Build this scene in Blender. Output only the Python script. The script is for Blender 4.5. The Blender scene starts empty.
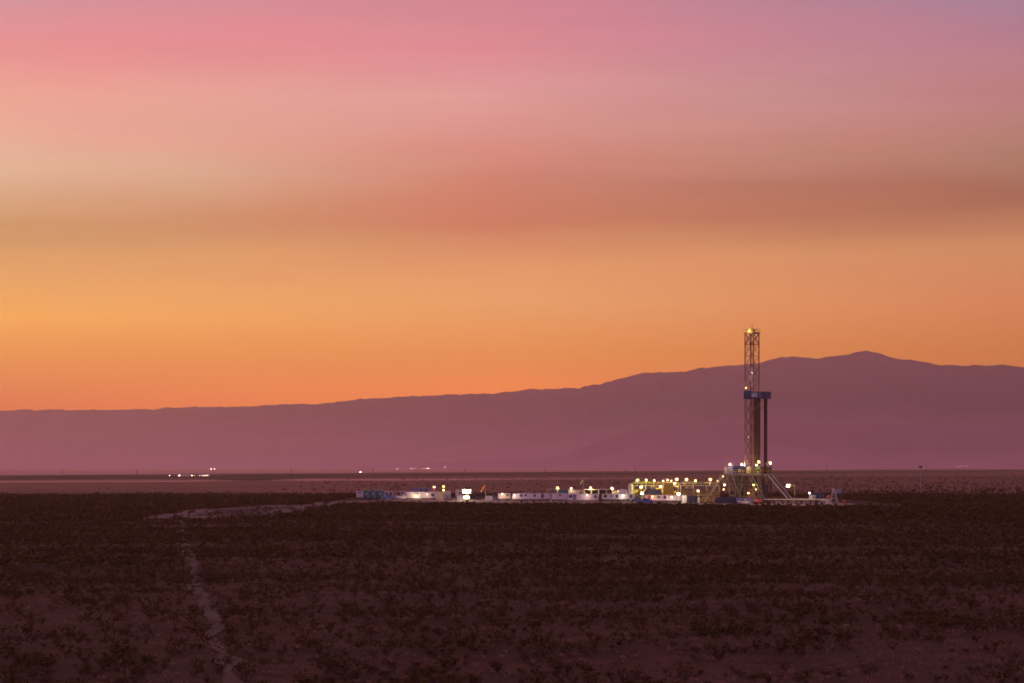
import bpy, bmesh, math, random
from mathutils import Vector, Matrix, noise
from math import radians as R, sin, cos, pi, sqrt, atan2, exp, log
random.seed(7)
S = bpy.context.scene
COL = S.collection

# ---------------------------------------------------------------- camera numbers
F = 2730.0          # focal length in pixels at 1024 wide
HZ = 467.0          # row of the true horizon
CZ = 12.5           # camera height above the plain
def AX(px, Y): return (px - 512.0) * Y / F
def AZ(py, Y): return CZ - (py - HZ) * Y / F
def GY(py): return CZ * F / (py - HZ)
def lin(c):
    return tuple(((v / 255.0) / 12.92 if v <= 10 else ((v / 255.0 + .055) / 1.055) ** 2.4) for v in c)

# ---------------------------------------------------------------- helpers
class MB:
    def __init__(s): s.v = []; s.f = []
    def add(s, vs, fs):
        b = len(s.v); s.v += [tuple(p) for p in vs]; s.f += [tuple(b + i for i in q) for q in fs]; return s
    def box(s, x0, x1, y0, y1, z0, z1):
        return s.add([(x0,y0,z0),(x1,y0,z0),(x1,y1,z0),(x0,y1,z0),(x0,y0,z1),(x1,y0,z1),(x1,y1,z1),(x0,y1,z1)],
                     [(0,3,2,1),(4,5,6,7),(0,1,5,4),(1,2,6,5),(2,3,7,6),(3,0,4,7)])
    def bar(s, p, q, w, h=None):
        h = h or w; p = Vector(p); q = Vector(q); d = (q - p).normalized()
        up = Vector((0,0,1)) if abs(d.z) < .95 else Vector((1,0,0))
        a = d.cross(up).normalized() * w / 2; b = a.cross(d).normalized() * h / 2
        vs = [p-a-b, p+a-b, p+a+b, p-a+b, q-a-b, q+a-b, q+a+b, q-a+b]
        return s.add(vs, [(0,3,2,1),(4,5,6,7),(0,1,5,4),(1,2,6,5),(2,3,7,6),(3,0,4,7)])
    def tube(s, p, q, r, n=8, r2=None):
        p = Vector(p); q = Vector(q); d = (q - p).normalized(); r2 = r if r2 is None else r2
        up = Vector((0,0,1)) if abs(d.z) < .95 else Vector((1,0,0))
        a = d.cross(up).normalized(); b = a.cross(d).normalized(); vs = []
        for k in range(n):
            t = 2*pi*k/n; o = a*cos(t) + b*sin(t); vs += [p + o*r, q + o*r2]
        fs = [(2*k, 2*((k+1)%n), 2*((k+1)%n)+1, 2*k+1) for k in range(n)]
        fs += [tuple(2*k for k in range(n))[::-1], tuple(2*k+1 for k in range(n))]
        return s.add(vs, fs)
    def prism(s, prof, y0, y1):           # profile in x,z pushed along y
        n = len(prof); vs = [(x,y0,z) for x,z in prof] + [(x,y1,z) for x,z in prof]
        fs = [tuple(range(n)), tuple(range(2*n-1, n-1, -1))] + [(k, n+k, n+(k+1)%n, (k+1)%n) for k in range(n)]
        return s.add(vs, fs)
    def ball(s, c, r, sq=1.0):
        t = bmesh.new(); bmesh.ops.create_icosphere(t, subdivisions=2, radius=r)
        t.verts.ensure_lookup_table()
        s.add([(v.co.x+c[0], v.co.y+c[1], v.co.z*sq+c[2]) for v in t.verts], [[v.index for v in f.verts] for f in t.faces]); t.free(); return s
    def build(s, name, m, parent=None, loc=(0,0,0), rz=0, smooth=False):
        me = bpy.data.meshes.new(name); me.from_pydata(s.v, [], s.f); me.update()
        t = bmesh.new(); t.from_mesh(me); bmesh.ops.recalc_face_normals(t, faces=t.faces); t.to_mesh(me); t.free()
        if smooth:
            for p in me.polygons: p.use_smooth = True
        if m: me.materials.append(m)
        o = bpy.data.objects.new(name, me); COL.objects.link(o); o.parent = parent; o.location = loc; o.rotation_euler = (0,0,rz)
        return o
def tag(o, label=None, cat=None, group=None, kind=None):
    if label: o['label'] = label
    if cat: o['category'] = cat
    if group: o['group'] = group
    if kind: o['kind'] = kind
    return o
def empty(name, loc, rz=0, label=None, cat=None, group=None):
    o = bpy.data.objects.new(name, None); COL.objects.link(o); o.location = loc; o.rotation_euler = (0,0,rz); o.empty_display_size = .3
    return tag(o, label, cat, group)
def kids(o): return [c for c in bpy.data.objects if c.parent == o]
def copy_tree(o, parent=None):
    c = o.copy(); COL.objects.link(c)
    if parent: c.parent = parent
    for ch in kids(o): copy_tree(ch, c)
    return c

# ---------------------------------------------------------------- materials
def nd(nt, t, **kw):
    n = nt.nodes.new(t)
    for k, v in kw.items():
        if k in n.inputs: n.inputs[k].default_value = v
        else: setattr(n, k, v)
    return n
def mat(name, c, rough=.6, metal=0.0, var=.18, scale=1.5, dirt=None, dirt_amt=.35, streak=True):
    m = bpy.data.materials.new(name); m.use_nodes = True; nt = m.node_tree; b = nt.nodes['Principled BSDF']
    b.inputs['Roughness'].default_value = rough; b.inputs['Metallic'].default_value = metal
    tc = nd(nt, 'ShaderNodeTexCoord'); mp = nd(nt, 'ShaderNodeMapping'); mp.inputs['Scale'].default_value = (1,1,.25 if streak else 1)
    nt.links.new(tc.outputs['Object'], mp.inputs['Vector'])
    n1 = nd(nt, 'ShaderNodeTexNoise', Scale=scale, Detail=6.0, Roughness=.65); nt.links.new(mp.outputs[0], n1.inputs['Vector'])
    r1 = nd(nt, 'ShaderNodeValToRGB')
    r1.color_ramp.elements[0].position = .3; r1.color_ramp.elements[1].position = .7
    r1.color_ramp.elements[0].color = tuple(v*(1-var) for v in c)+(1,); r1.color_ramp.elements[1].color = tuple(min(.9, v*(1+var*.6)) for v in c)+(1,)
    nt.links.new(n1.outputs['Fac'], r1.inputs[0]); out = r1.outputs[0]
    if dirt:
        n2 = nd(nt, 'ShaderNodeTexNoise', Scale=scale*2.3, Detail=8.0, Roughness=.7); nt.links.new(mp.outputs[0], n2.inputs['Vector'])
        r2 = nd(nt, 'ShaderNodeMapRange'); r2.inputs[1].default_value = .52; r2.inputs[2].default_value = .72; r2.inputs[4].default_value = dirt_amt
        nt.links.new(n2.outputs['Fac'], r2.inputs[0])
        mx = nd(nt, 'ShaderNodeMix', data_type='RGBA'); nt.links.new(r2.outputs[0], mx.inputs[0]); nt.links.new(out, mx.inputs[6]); mx.inputs[7].default_value = tuple(dirt)+(1,)
        out = mx.outputs[2]
    nt.links.new(out, b.inputs['Base Color']); return m
def glow(name, c, s):
    m = bpy.data.materials.new(name); m.use_nodes = True; nt = m.node_tree; nt.nodes.clear()
    e = nd(nt, 'ShaderNodeEmission'); e.inputs[0].default_value = tuple(c)+(1,); e.inputs[1].default_value = s
    o = nd(nt, 'ShaderNodeOutputMaterial'); nt.links.new(e.outputs[0], o.inputs[0]); return m
DUST = (.30,.20,.14)
M = dict(
    white=mat('white_paint', (.66,.64,.66), .5, dirt=DUST), cream=mat('cream_paint', (.66,.60,.46), .55, dirt=DUST),
    pale=mat('pale_grey_paint', (.52,.51,.53), .5, dirt=DUST), grey=mat('grey_paint', (.30,.30,.32), .5, dirt=DUST),
    dark=mat('dark_steel', (.05,.045,.045), .55, dirt=(.12,.09,.07)), black=mat('black_rubber', (.02,.02,.02), .8),
    navy=mat('navy_paint', (.012,.020,.075), .45, dirt=(.08,.07,.08), dirt_amt=.15), blue=mat('blue_paint', (.025,.11,.40), .4, dirt=(.15,.12,.12), dirt_amt=.2),
    steelblue=mat('faded_blue_paint', (.16,.18,.36), .5, dirt=(.25,.2,.2)), teal=mat('teal_paint', (.008,.125,.135), .5, dirt_amt=.12, dirt=(.08,.14,.13)),
    red=mat('red_paint', (.42,.03,.03), .45, dirt=(.12,.05,.05)), rose=mat('faded_red_paint', (.42,.20,.20), .6, dirt=DUST),
    yellow=mat('yellow_paint', (.58,.44,.04), .5, dirt=(.15,.1,.04)), orange=mat('orange_fabric', (.75,.20,.05), .8, streak=False),
    mast=mat('mast_steel', (.33,.18,.13), .5, .15, dirt=(.14,.07,.05)), galv=mat('galvanised_steel', (.42,.40,.40), .45, .35, dirt=(.2,.14,.1)),
    pipe=mat('drill_pipe_steel', (.10,.055,.03), .6, .1, dirt=(.16,.07,.04)), collar=mat('drill_collar_steel', (.08,.02,.025), .6, .1),
    rigdark=mat('rig_steel', (.09,.062,.045), .6, .1, dirt=(.06,.035,.025)), rampsteel=mat('ramp_steel', (.20,.16,.13), .5, .2, dirt=(.1,.07,.05)),
    glass=mat('window_glass', (.02,.02,.03), .08, var=.05), olive=mat('olive_steel', (.06,.075,.06), .5, dirt=(.1,.08,.05)),
    rust=mat('rusty_steel', (.16,.07,.04), .75, dirt=(.28,.18,.1), dirt_amt=.4), tan=mat('tan_steel', (.34,.28,.17), .6, dirt=(.14,.1,.06)),
    pole=mat('pole_wood', (.03,.02,.02), .8), tarp=mat('dark_tarp', (.06,.065,.085), .7), taupe=mat('lavender_paint', (.64,.56,.64), .55, dirt=DUST),
)
LAMP = dict(warm=glow('lamp_warm', (1,.66,.28), 15), yel=glow('lamp_yellow', (1,.68,.16), 13), grn=glow('lamp_greenish', (.80,1,.25), 9),
            pink=glow('lamp_pinkish', (1,.62,.36), 8), wht=glow('lamp_white', (1,.86,.52), 16), org=glow('lamp_orange', (1,.5,.18), 8),
            tower=glow('lamp_tower', (1,.84,.42), 80), far=glow('lamp_far', (1,.74,.45), 28))

# ---------------------------------------------------------------- world: dusk sky
SKY_L = [(0, (208, 143, 152)), (40, (225, 140, 144)), (100, (229, 160, 145)), (150, (222, 170, 149)), (180, (214, 179, 150)), (202, (205, 169, 130)), (225, (193, 148, 103)), (248, (195, 148, 101)), (275, (214, 154, 99)), (318, (231, 161, 85)), (370, (209, 129, 62)), (404, (206, 112, 57)), (470, (206, 112, 57))]
SKY_M = [(0, (207, 129, 144)), (50, (214, 136, 146)), (100, (216, 154, 152)), (150, (210, 135, 125)), (175, (201, 126, 114)), (218, (196, 117, 96)), (235, (203, 131, 98)), (265, (218, 146, 102)), (300, (221, 152, 102)), (360, (214, 131, 77)), (388, (224, 125, 75)), (470, (224, 125, 75))]
SKY_R = [(0, (164, 126, 149)), (40, (170, 121, 141)), (100, (181, 122, 128)), (150, (170, 122, 108)), (187, (159, 102, 85)), (212, (168, 108, 87)), (255, (198, 135, 97)), (310, (205, 125, 87)), (360, (192, 113, 71)), (470, (192, 113, 71))]
HAZE_D = 3.7e-5
HAZE_T = lambda z: exp(-HAZE_D * min(972.0 / max(z, .03), 27500.0))
HAZE_L = dict(L=(.42,.14,.10), M=(.32,.10,.095), R=(.26,.085,.085))
def sky_ramp(nt, stops, fac, hl):
    r = nd(nt, 'ShaderNodeValToRGB'); cr = r.color_ramp; cr.interpolation = 'EASE' if False else 'LINEAR'
    pts = []
    for y, c in stops:
        z = (HZ - y) / sqrt(F*F + (HZ-y)**2); T = HAZE_T(max(z, 0.0)); c = lin(c)
        pts.append((max(0.0, z) / .2, tuple(max(.003, (c[i] - (1-T)*hl[i]) / T) for i in range(3))))
    pts.sort()
    while len(cr.elements) < len(pts): cr.elements.new(.5)
    for e, (p, c) in zip(cr.elements, pts): e.position = p
    for e, (p, c) in zip(cr.elements, pts): e.position = p; e.color = c + (1,)
    nt.links.new(fac, r.inputs[0]); return r.outputs[0]
def build_world():
    w = bpy.data.worlds.new('World'); S.world = w; w.use_nodes = True; nt = w.node_tree; nt.nodes.clear(); L = nt.links.new
    def mth(op, a, b=None, clamp=False):
        n = nd(nt, 'ShaderNodeMath', operation=op); n.use_clamp = clamp
        for i, v in enumerate((a, b)):
            if v is None: continue
            if hasattr(v, 'is_linked'): L(v, n.inputs[i])
            else: n.inputs[i].default_value = v
        return n.outputs[0]
    def rng(v, a, b, c, d, smooth=False):
        n = nd(nt, 'ShaderNodeMapRange'); n.interpolation_type = 'SMOOTHSTEP' if smooth else 'LINEAR'
        L(v, n.inputs[0])
        for i, q in enumerate((a, b, c, d)): n.inputs[i+1].default_value = q
        return n.outputs[0]
    def mix(f, a, b):
        n = nd(nt, 'ShaderNodeMix', data_type='RGBA')
        L(f, n.inputs[0])
        for i, v in ((6, a), (7, b)):
            if hasattr(v, 'is_linked'): L(v, n.inputs[i])
            else: n.inputs[i].default_value = tuple(v) + (1,)
        return n.outputs[2]
    tc = nd(nt, 'ShaderNodeTexCoord'); sp = nd(nt, 'ShaderNodeSeparateXYZ'); L(tc.outputs['Generated'], sp.inputs[0])
    x, y, z = sp.outputs
    az = mth('DIVIDE', x, mth('MAXIMUM', y, .12))
    cb = nd(nt, 'ShaderNodeCombineXYZ'); L(mth('MULTIPLY', az, 3.5), cb.inputs[0]); L(mth('MULTIPLY', z, 34.0), cb.inputs[1])
    def nz(sc, det, off):
        m = nd(nt, 'ShaderNodeMapping'); m.inputs['Location'].default_value = (off, off*.37, off*.11); L(cb.outputs[0], m.inputs[0])
        n = nd(nt, 'ShaderNodeTexNoise', Scale=sc, Detail=det, Roughness=.55); L(m.outputs[0], n.inputs['Vector']); return n.outputs['Fac']
    n1 = nz(1.1, 3.0, 3.1); n2 = nz(2.6, 5.0, 11.7); n3 = nz(.9, 3.0, 23.3); n4 = nz(5.5, 5.0, 41.0); cb2 = nd(nt, 'ShaderNodeCombineXYZ'); L(mth('ADD', mth('MULTIPLY', az, 9.0), mth('MULTIPLY', z, 14.0)), cb2.inputs[0]); L(mth('SUBTRACT', mth('MULTIPLY', z, 26.0), mth('MULTIPLY', az, 3.0)), cb2.inputs[1]); cb2.inputs[2].default_value = 4.7
    n5n = nd(nt, 'ShaderNodeTexNoise', Scale=1.0, Detail=3.0, Roughness=.5); L(cb2.outputs[0], n5n.inputs['Vector']); n5 = n5n.outputs['Fac']
    amp = rng(z, .035, .10, 0.0, 1.0, True)
    zw = mth('ADD', z, mth('MULTIPLY', mth('ADD', mth('MULTIPLY', mth('SUBTRACT', n1, .5), .022), mth('MULTIPLY', mth('SUBTRACT', n2, .5), .007)), amp))
    fac = mth('DIVIDE', zw, .2, True)
    azw = mth('ADD', az, mth('MULTIPLY', mth('MULTIPLY', mth('SUBTRACT', n3, .5), .16), amp))
    cl = sky_ramp(nt, SKY_L, fac, HAZE_L['L']); cm = sky_ramp(nt, SKY_M, fac, HAZE_L['M']); cr = sky_ramp(nt, SKY_R, fac, HAZE_L['R'])
    c = mix(rng(azw, -.1875, 0, 0, 1), cl, cm); c = mix(rng(azw, 0, .1875, 0, 1), c, cr)
    # thin darker and rosier wisps of smoke, drawn out along the horizon
    tint = mix(rng(n4, .3, .75, 0, 1, True), (1.012,1.008,1.0), (.985,.978,.982)); pk = mix(rng(n5, .34, .66, 0, 1, True), (1.02,.975,.98), (.98,1.018,1.003)); tm = nd(nt, 'ShaderNodeMix', data_type='RGBA', blend_type='MULTIPLY')
    L(amp, tm.inputs[0]); L(c, tm.inputs[6]); L(tint, tm.inputs[7]); c = tm.outputs[2]
    t2 = nd(nt, 'ShaderNodeMix', data_type='RGBA', blend_type='MULTIPLY'); L(amp, t2.inputs[0]); L(c, t2.inputs[6]); L(pk, t2.inputs[7]); c = t2.outputs[2]
    # away from the afterglow: rosy anti-twilight arch behind the camera, dim violet overhead
    back = mix(rng(z, .0, .40, 0, 1, True), BACK_LOW, BACK_HIGH)
    c = mix(rng(y, .75, -.25, 0, 1, True), c, back)
    c = mix(rng(z, .17, .75, 0, 1, True), c, ZENITH)
    bg = nd(nt, 'ShaderNodeBackground', Strength=1.0); L(c, bg.inputs[0])
    sk = nd(nt, 'ShaderNodeTexSky'); sk.sky_type = 'NISHITA'; sk.sun_disc = False; sk.sun_elevation = SUN_EL; sk.sun_rotation = SUN_AZ; sk.air_density = 1; sk.dust_density = 2
    b2 = nd(nt, 'ShaderNodeBackground', Strength=NISH); L(sk.outputs[0], b2.inputs[0])
    ad = nd(nt, 'ShaderNodeAddShader'); L(bg.outputs[0], ad.inputs[0]); L(b2.outputs[0], ad.inputs[1])
    o = nd(nt, 'ShaderNodeOutputWorld'); L(ad.outputs[0], o.inputs[0])
BACK_LOW = (1.35,.74,1.25); BACK_HIGH = (.60,.31,.50); ZENITH = (.30,.155,.215)
SUN_EL = R(0.5); SUN_AZ = R(-14); NISH = .004
build_world()
sun = bpy.data.lights.new('sun', 'SUN'); sun.energy = .20; sun.angle = R(12); sun.color = (1,.50,.40)
so = bpy.data.objects.new('sun', sun); COL.objects.link(so)
sd = Vector((sin(SUN_AZ)*cos(R(3)), cos(SUN_AZ)*cos(R(3)), sin(R(3))))      # towards the afterglow
so.rotation_euler = (-sd).to_track_quat('-Z', 'Y').to_euler(); so.location = (-300, 800, 300)

# ---------------------------------------------------------------- ground
def nse(x, y, s=0.0): return noise.noise(Vector((x, y, s)))
def fbm(x, y, s=0.0, o=3):
    a, t = 1.0, 0.0
    for k in range(o): t += a * nse(x, y, s + 7*k); x *= 2.03; y *= 2.03; a *= .5
    return t
PAD_Z = .16
PAD = [(-52,1085),(-50,1006),(-22,957),(10,930),(40,912),(70,880),(86,872),(112,886),(117,925),(104,982),(60,1030),(0,1075),(-30,1100)]
def on_pad(x, y, grow=0):
    return -62-grow < x < 126+grow and 868-grow < y < 1105+grow and y > 955 - (x+48)*.62 - grow
def ground_z(x, y):
    r = sqrt(x*x+y*y)
    k = max(0.0, min(1.0, (r-70)/60)) * max(0.0, min(1.0, (1500-r)/500))
    if on_pad(x, y, 8): k = 0
    return k * (.55*fbm(x/85, y/38, 2.0, 3) + .25*fbm(x/24, y/12, 5.0, 2)) - .02
def cover(x, y):      # 0 bare soil .. 1 dense scrub
    c = .63 + .55*fbm(x/46 + .3*nse(x/20, y/20, 4), y/26, 9.0, 3) + .25*nse(x/170, y/90, 31.0)
    if x > 2 and y < 205: c -= .38*min(1, (x-2)/10)*min(1, (205-y)/14)
    return max(0.0, min(1.0, c))
def lerp3(a, b, t): t = max(0.0, min(1.0, t)); return tuple(a[i] + (b[i]-a[i])*t for i in range(3))
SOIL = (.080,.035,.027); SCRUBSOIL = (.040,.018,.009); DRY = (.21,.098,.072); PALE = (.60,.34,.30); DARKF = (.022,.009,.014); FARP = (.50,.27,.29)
YARD = [(AX(a, GY(b)), GY(b)) for a, b in [(148,518.4),(190,511),(230,507.4),(262,505.6),(300,504),(345,501.5),(402,500),(402,501.6),(372,502.6),(335,505.4),(308,511),(268,517.2),(225,518.4)]]
def inside(P, x, y):
    c = False
    for (x0, y0), (x1, y1) in zip(P, P[1:]+P[:1]):
        if (y0 > y) != (y1 > y) and x < (x1-x0)*(y-y0)/(y1-y0)+x0: c = not c
    return c
def soil_col(x, y):
    r = sqrt(x*x+y*y)
    if y <= 0: return SCRUBSOIL
    az = x / max(y, 1.0); w = nse(az*60, log(r)*14, 3.0)
    py = HZ + CZ*F/max(y, 10)
    c = lerp3(SOIL, SCRUBSOIL, cover(x, y)*1.15)
    if 600 < y < 1100 and inside(YARD, x, y): c = (.056,.029,.034)
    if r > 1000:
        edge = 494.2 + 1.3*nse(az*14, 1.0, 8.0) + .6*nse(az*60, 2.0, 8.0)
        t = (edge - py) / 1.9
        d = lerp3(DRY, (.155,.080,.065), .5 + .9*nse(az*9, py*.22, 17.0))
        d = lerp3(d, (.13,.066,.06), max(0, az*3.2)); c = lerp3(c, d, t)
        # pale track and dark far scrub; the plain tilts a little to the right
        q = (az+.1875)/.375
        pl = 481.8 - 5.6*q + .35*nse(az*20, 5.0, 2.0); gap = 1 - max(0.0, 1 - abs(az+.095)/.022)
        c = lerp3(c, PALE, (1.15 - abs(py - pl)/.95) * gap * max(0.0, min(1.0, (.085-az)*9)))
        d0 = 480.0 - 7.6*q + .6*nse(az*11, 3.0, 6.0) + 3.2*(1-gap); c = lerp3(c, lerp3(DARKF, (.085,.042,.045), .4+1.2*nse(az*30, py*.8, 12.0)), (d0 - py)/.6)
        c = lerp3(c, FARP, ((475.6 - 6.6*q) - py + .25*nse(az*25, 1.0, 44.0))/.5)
        if az > .05: c = lerp3(c, DARKF, (1 - abs(py - 478 - 1.2*nse(az*40, 1, 3))/1.2)*.7*min(1, (az-.05)*14))
    return c
def build_ground():
    th = []
    t = -13.0
    while t <= 13.001: th.append(t); t += .13
    t = 13.0
    side = []
    while t < 176: t += max(.5, (t-12)*.16); side.append(min(t, 179.0))
    th = [-s for s in reversed(side)] + th + side
    rad = []; r = 55.0
    while r < 26000: rad.append(r); r *= 1.022 if r < 7500 else 1.06
    rad.append(26000)
    vs = [(0,0,-.02)]; cs = [SCRUBSOIL]; fs = []; n = len(th)
    for r in rad:
        for a in th:
            x, y = r*sin(R(a)), r*cos(R(a)); vs.append((x, y, ground_z(x, y))); cs.append(soil_col(x, y))
    for i in range(n): fs.append((0, 1+(i+1)%n, 1+i))
    for j in range(len(rad)-1):
        for i in range(n):
            a = 1+j*n+i; b = 1+j*n+(i+1)%n; fs.append((a, b, b+n, a+n))
    me = bpy.data.meshes.new('ground'); me.from_pydata(vs, [], fs)
    at = me.color_attributes.new('soil', 'FLOAT_COLOR', 'POINT'); at.data.foreach_set('color', [v for c in cs for v in (*c, 1.0)])
    me.update()
    m = bpy.data.materials.new('desert_soil'); m.use_nodes = True; nt = m.node_tree; b = nt.nodes['Principled BSDF']; b.inputs['Roughness'].default_value = .95
    b.inputs['Specular IOR Level'].default_value = .1
    a = nd(nt, 'ShaderNodeVertexColor', layer_name='soil'); tc = nd(nt, 'ShaderNodeTexCoord')
    n1 = nd(nt, 'ShaderNodeTexNoise', Scale=.35, Detail=8.0, Roughness=.7); nt.links.new(tc.outputs['Object'], n1.inputs['Vector'])
    rr = nd(nt, 'ShaderNodeMapRange'); rr.inputs[1].default_value = .3; rr.inputs[2].default_value = .7; rr.inputs[3].default_value = .62; rr.inputs[4].default_value = 1.38
    nt.links.new(n1.outputs['Fac'], rr.inputs[0])
    n2 = nd(nt, 'ShaderNodeTexNoise', Scale=.022, Detail=7.0, Roughness=.72); nt.links.new(tc.outputs['Object'], n2.inputs['Vector'])
    r2 = nd(nt, 'ShaderNodeMapRange'); r2.inputs[1].default_value = .32; r2.inputs[2].default_value = .68; r2.inputs[3].default_value = .62; r2.inputs[4].default_value = 1.38
    nt.links.new(n2.outputs['Fac'], r2.inputs[0]); mm = nd(nt, 'ShaderNodeMath', operation='MULTIPLY'); nt.links.new(rr.outputs[0], mm.inputs[0]); nt.links.new(r2.outputs[0], mm.inputs[1]); rr = mm
    mx = nd(nt, 'ShaderNodeVectorMath', operation='SCALE'); nt.links.new(a.outputs['Color'], mx.inputs[0]); nt.links.new(rr.outputs[0], mx.inputs['Scale'])
    nt.links.new(mx.outputs[0], b.inputs['Base Color'])
    bp = nd(nt, 'ShaderNodeBump', Strength=.5, Distance=.15); nt.links.new(n1.outputs['Fac'], bp.inputs['Height']); nt.links.new(bp.outputs[0], b.inputs['Normal'])
    me.materials.append(m); o = bpy.data.objects.new('ground', me); COL.objects.link(o); tag(o, kind='structure')
build_ground()

def sheet(name, pts, m, dz, step=6.0):
    """flat-lying polygon draped a little above the ground"""
    bm = bmesh.new(); f = bm.faces.new([bm.verts.new((x, y, 0)) for x, y in pts]); bmesh.ops.triangulate(bm, faces=[f])
    for _ in range(4):
        bmesh.ops.subdivide_edges(bm, edges=[e for e in bm.edges if e.calc_length() > step], cuts=1, use_grid_fill=True)
    bmesh.ops.triangulate(bm, faces=bm.faces)
    for v in bm.verts: v.co.z = ground_z(v.co.x, v.co.y) + dz
    me = bpy.data.meshes.new(name); bmesh.ops.recalc_face_normals(bm, faces=bm.faces); bm.to_mesh(me); bm.free(); me.materials.append(m)
    o = bpy.data.objects.new(name, me); COL.objects.link(o); return tag(o, kind='structure')
def ribbon(name, pts, width, m, dz, wob=0.0):
    P = []
    for (a, b) in zip(pts, pts[1:]):
        n = max(2, int((Vector(b)-Vector(a)).length / 4))
        P += [Vector(a).lerp(Vector(b), k/n) for k in range(n)]
    P.append(Vector(pts[-1])); vs = []; fs = []
    for i, p in enumerate(P):
        d = (P[min(i+1, len(P)-1)] - P[max(i-1, 0)]).normalized(); s = Vector((-d.y, d.x)); w = width*(.5+wob*nse(p.x/9, p.y/9, 3))
        p = p + s*wob*width*nse(p.y/14, 2.2, 7)
        for q in (p + s*w, p, p - s*w): vs.append((q.x, q.y, ground_z(q.x, q.y) + dz))
    for i in range(len(P)-1):
        for k in (0, 1): fs.append((3*i+k, 3*i+k+1, 3*i+k+4, 3*i+k+3))
    mb = MB(); mb.add(vs, fs); return tag(mb.build(name, m), kind='structure')
m_pad = mat('caliche_gravel', (.22,.14,.115), .9, var=.25, scale=.15, dirt=(.11,.065,.055), dirt_amt=.5, streak=False)
m_road = mat('dirt_road_soil', (.112,.060,.070), .95, var=.25, scale=.12, dirt=(.065,.034,.038), dirt_amt=.6, streak=False)
m_trail = mat('trail_soil', (.064,.029,.023), .95, var=.35, scale=.5, dirt=(.04,.019,.012), dirt_amt=1.0, streak=False)
pad = MB(); n = len(PAD)
ins = [(x*.985+40*.015, y*.998+980*.002) for x, y in PAD]
pad.add([(x,y,-.1) for x,y in PAD] + [(x,y,PAD_Z) for x,y in ins], [tuple(range(n,2*n))] + [(k,(k+1)%n,n+(k+1)%n,n+k) for k in range(n)])
tag(pad.build('drill_pad', m_pad), kind='structure')
ROADS = []
def gp(px, py): Y = GY(py); return (AX(px, Y), Y)
ROADS.append([gp(*p) for p in [(402,500.2),(372,500.4),(340,501.2),(318,502.6),(296,506),(276,511),(256,515.2),(240,516.8),(225,517.6),(262,517.3),(282,514.6),(300,510.6),(318,506.5),(345,503.6),(380,502),(402,501.5)]])
ROADS.append([gp(*p) for p in [(148,518.2),(158,516.2),(172,513.6),(186,511.4),(205,509.6),(230,507.9),(262,506.2),(300,505.0),(300,505.7),(262,507.2),(235,509.3),(213,511.8),(196,515),(186,517.8),(168,518.6)]])
ROADS.append([gp(*p) for p in [(186,517.9),(196,516.2),(214,516.6),(240,516.9),(240,517.9),(214,518.3)]])
for i, r_ in enumerate(ROADS): sheet('dirt_road', r_, m_road, .06+.004*i)
ribbon('trail', [gp(*p) for p in [(181,522),(184,535),(189,552),(195,572),(199,588),(205,605),(211,622),(219,645),(227,668),(235,700),(243,740)]], 1.15, m_trail, .07, .9)

# ---------------------------------------------------------------- mountains
RIDGE = [(-900,415),(-500,407),(-300,413),(-150,409),(-60,412),(0,411),(15,409.5),(30,408.8),(35,410),(60,409),(65,409.8),(100,409.5),(155,409),(165,407.5),(200,407),(256,406),(262,405),(300,404),(340,401),(380,398),(410,396),(440,395),(448,393.5),(456,394),(470,394),(500,392),(540,389.5),(570,387.5),(600,384),(610,381),(630,376),(645,372),(660,371.5),(685,371.5),(700,369),(720,366),(745,364),(760,362.5),(775,358),(785,356.5),(800,357),(815,358),(830,356),(850,354),(860,351.2),(866,350.3),(875,352),(885,355),(895,358.5),(910,359.5),(925,362),(940,365),(955,366),(975,365),(990,364.5),(1005,364.5),(1024,367),(1100,372),(1250,366),(1500,380),(1900,400)]
def interp(T, x):
    if x <= T[0][0]: return T[0][1]
    for (a, b), (c, d) in zip(T, T[1:]):
        if x <= c: return b + (d-b)*(x-a)/(c-a)
    return T[-1][1]
YR = 21500.0
def mount_h(x, y):
    px = 512 + F*x/YR
    top = CZ + (HZ - interp(RIDGE, px)) * YR / F
    s = (YR - y) / 3600.0
    if s < 0: k = max(0.0, 1 + s*1.6)**1.3
    else:
        g = 1 - abs(nse(x/620, y/2600, 3.0)) * 1.2; g2 = nse(x/260, y/700, 8.0)
        k = max(0.0, 1-s)**1.55 * (1 - min(1, s*5) * (.16*g + .07*g2) * (1 - s*.6))
    edge = min(1.0, s*6) if s > 0 else 1
    return top*k - 2 + (9*nse(x/95, 5.0, 1.0)+6*nse(x/42, 2.0, 1.0)+12*nse(x/330, 1.0, 4.0))*max(0.0, 1-abs(s)*2.5)
def build_range(name, X0, X1, nx, Y0, Y1, ny, hf, m):
    vs = []; fs = []
    for j in range(ny+1):
        y = Y0 + (Y1-Y0)*j/ny
        for i in range(nx+1):
            x = X0 + (X1-X0)*i/nx; vs.append((x, y, hf(x, y)))
    for j in range(ny):
        for i in range(nx):
            a = j*(nx+1)+i; fs.append((a, a+1, a+nx+2, a+nx+1))
    me = bpy.data.meshes.new(name); me.from_pydata(vs, [], fs); me.update(); me.materials.append(m)
    for p in me.polygons: p.use_smooth = True
    o = bpy.data.objects.new(name, me); COL.objects.link(o); return tag(o, kind='structure')
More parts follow.
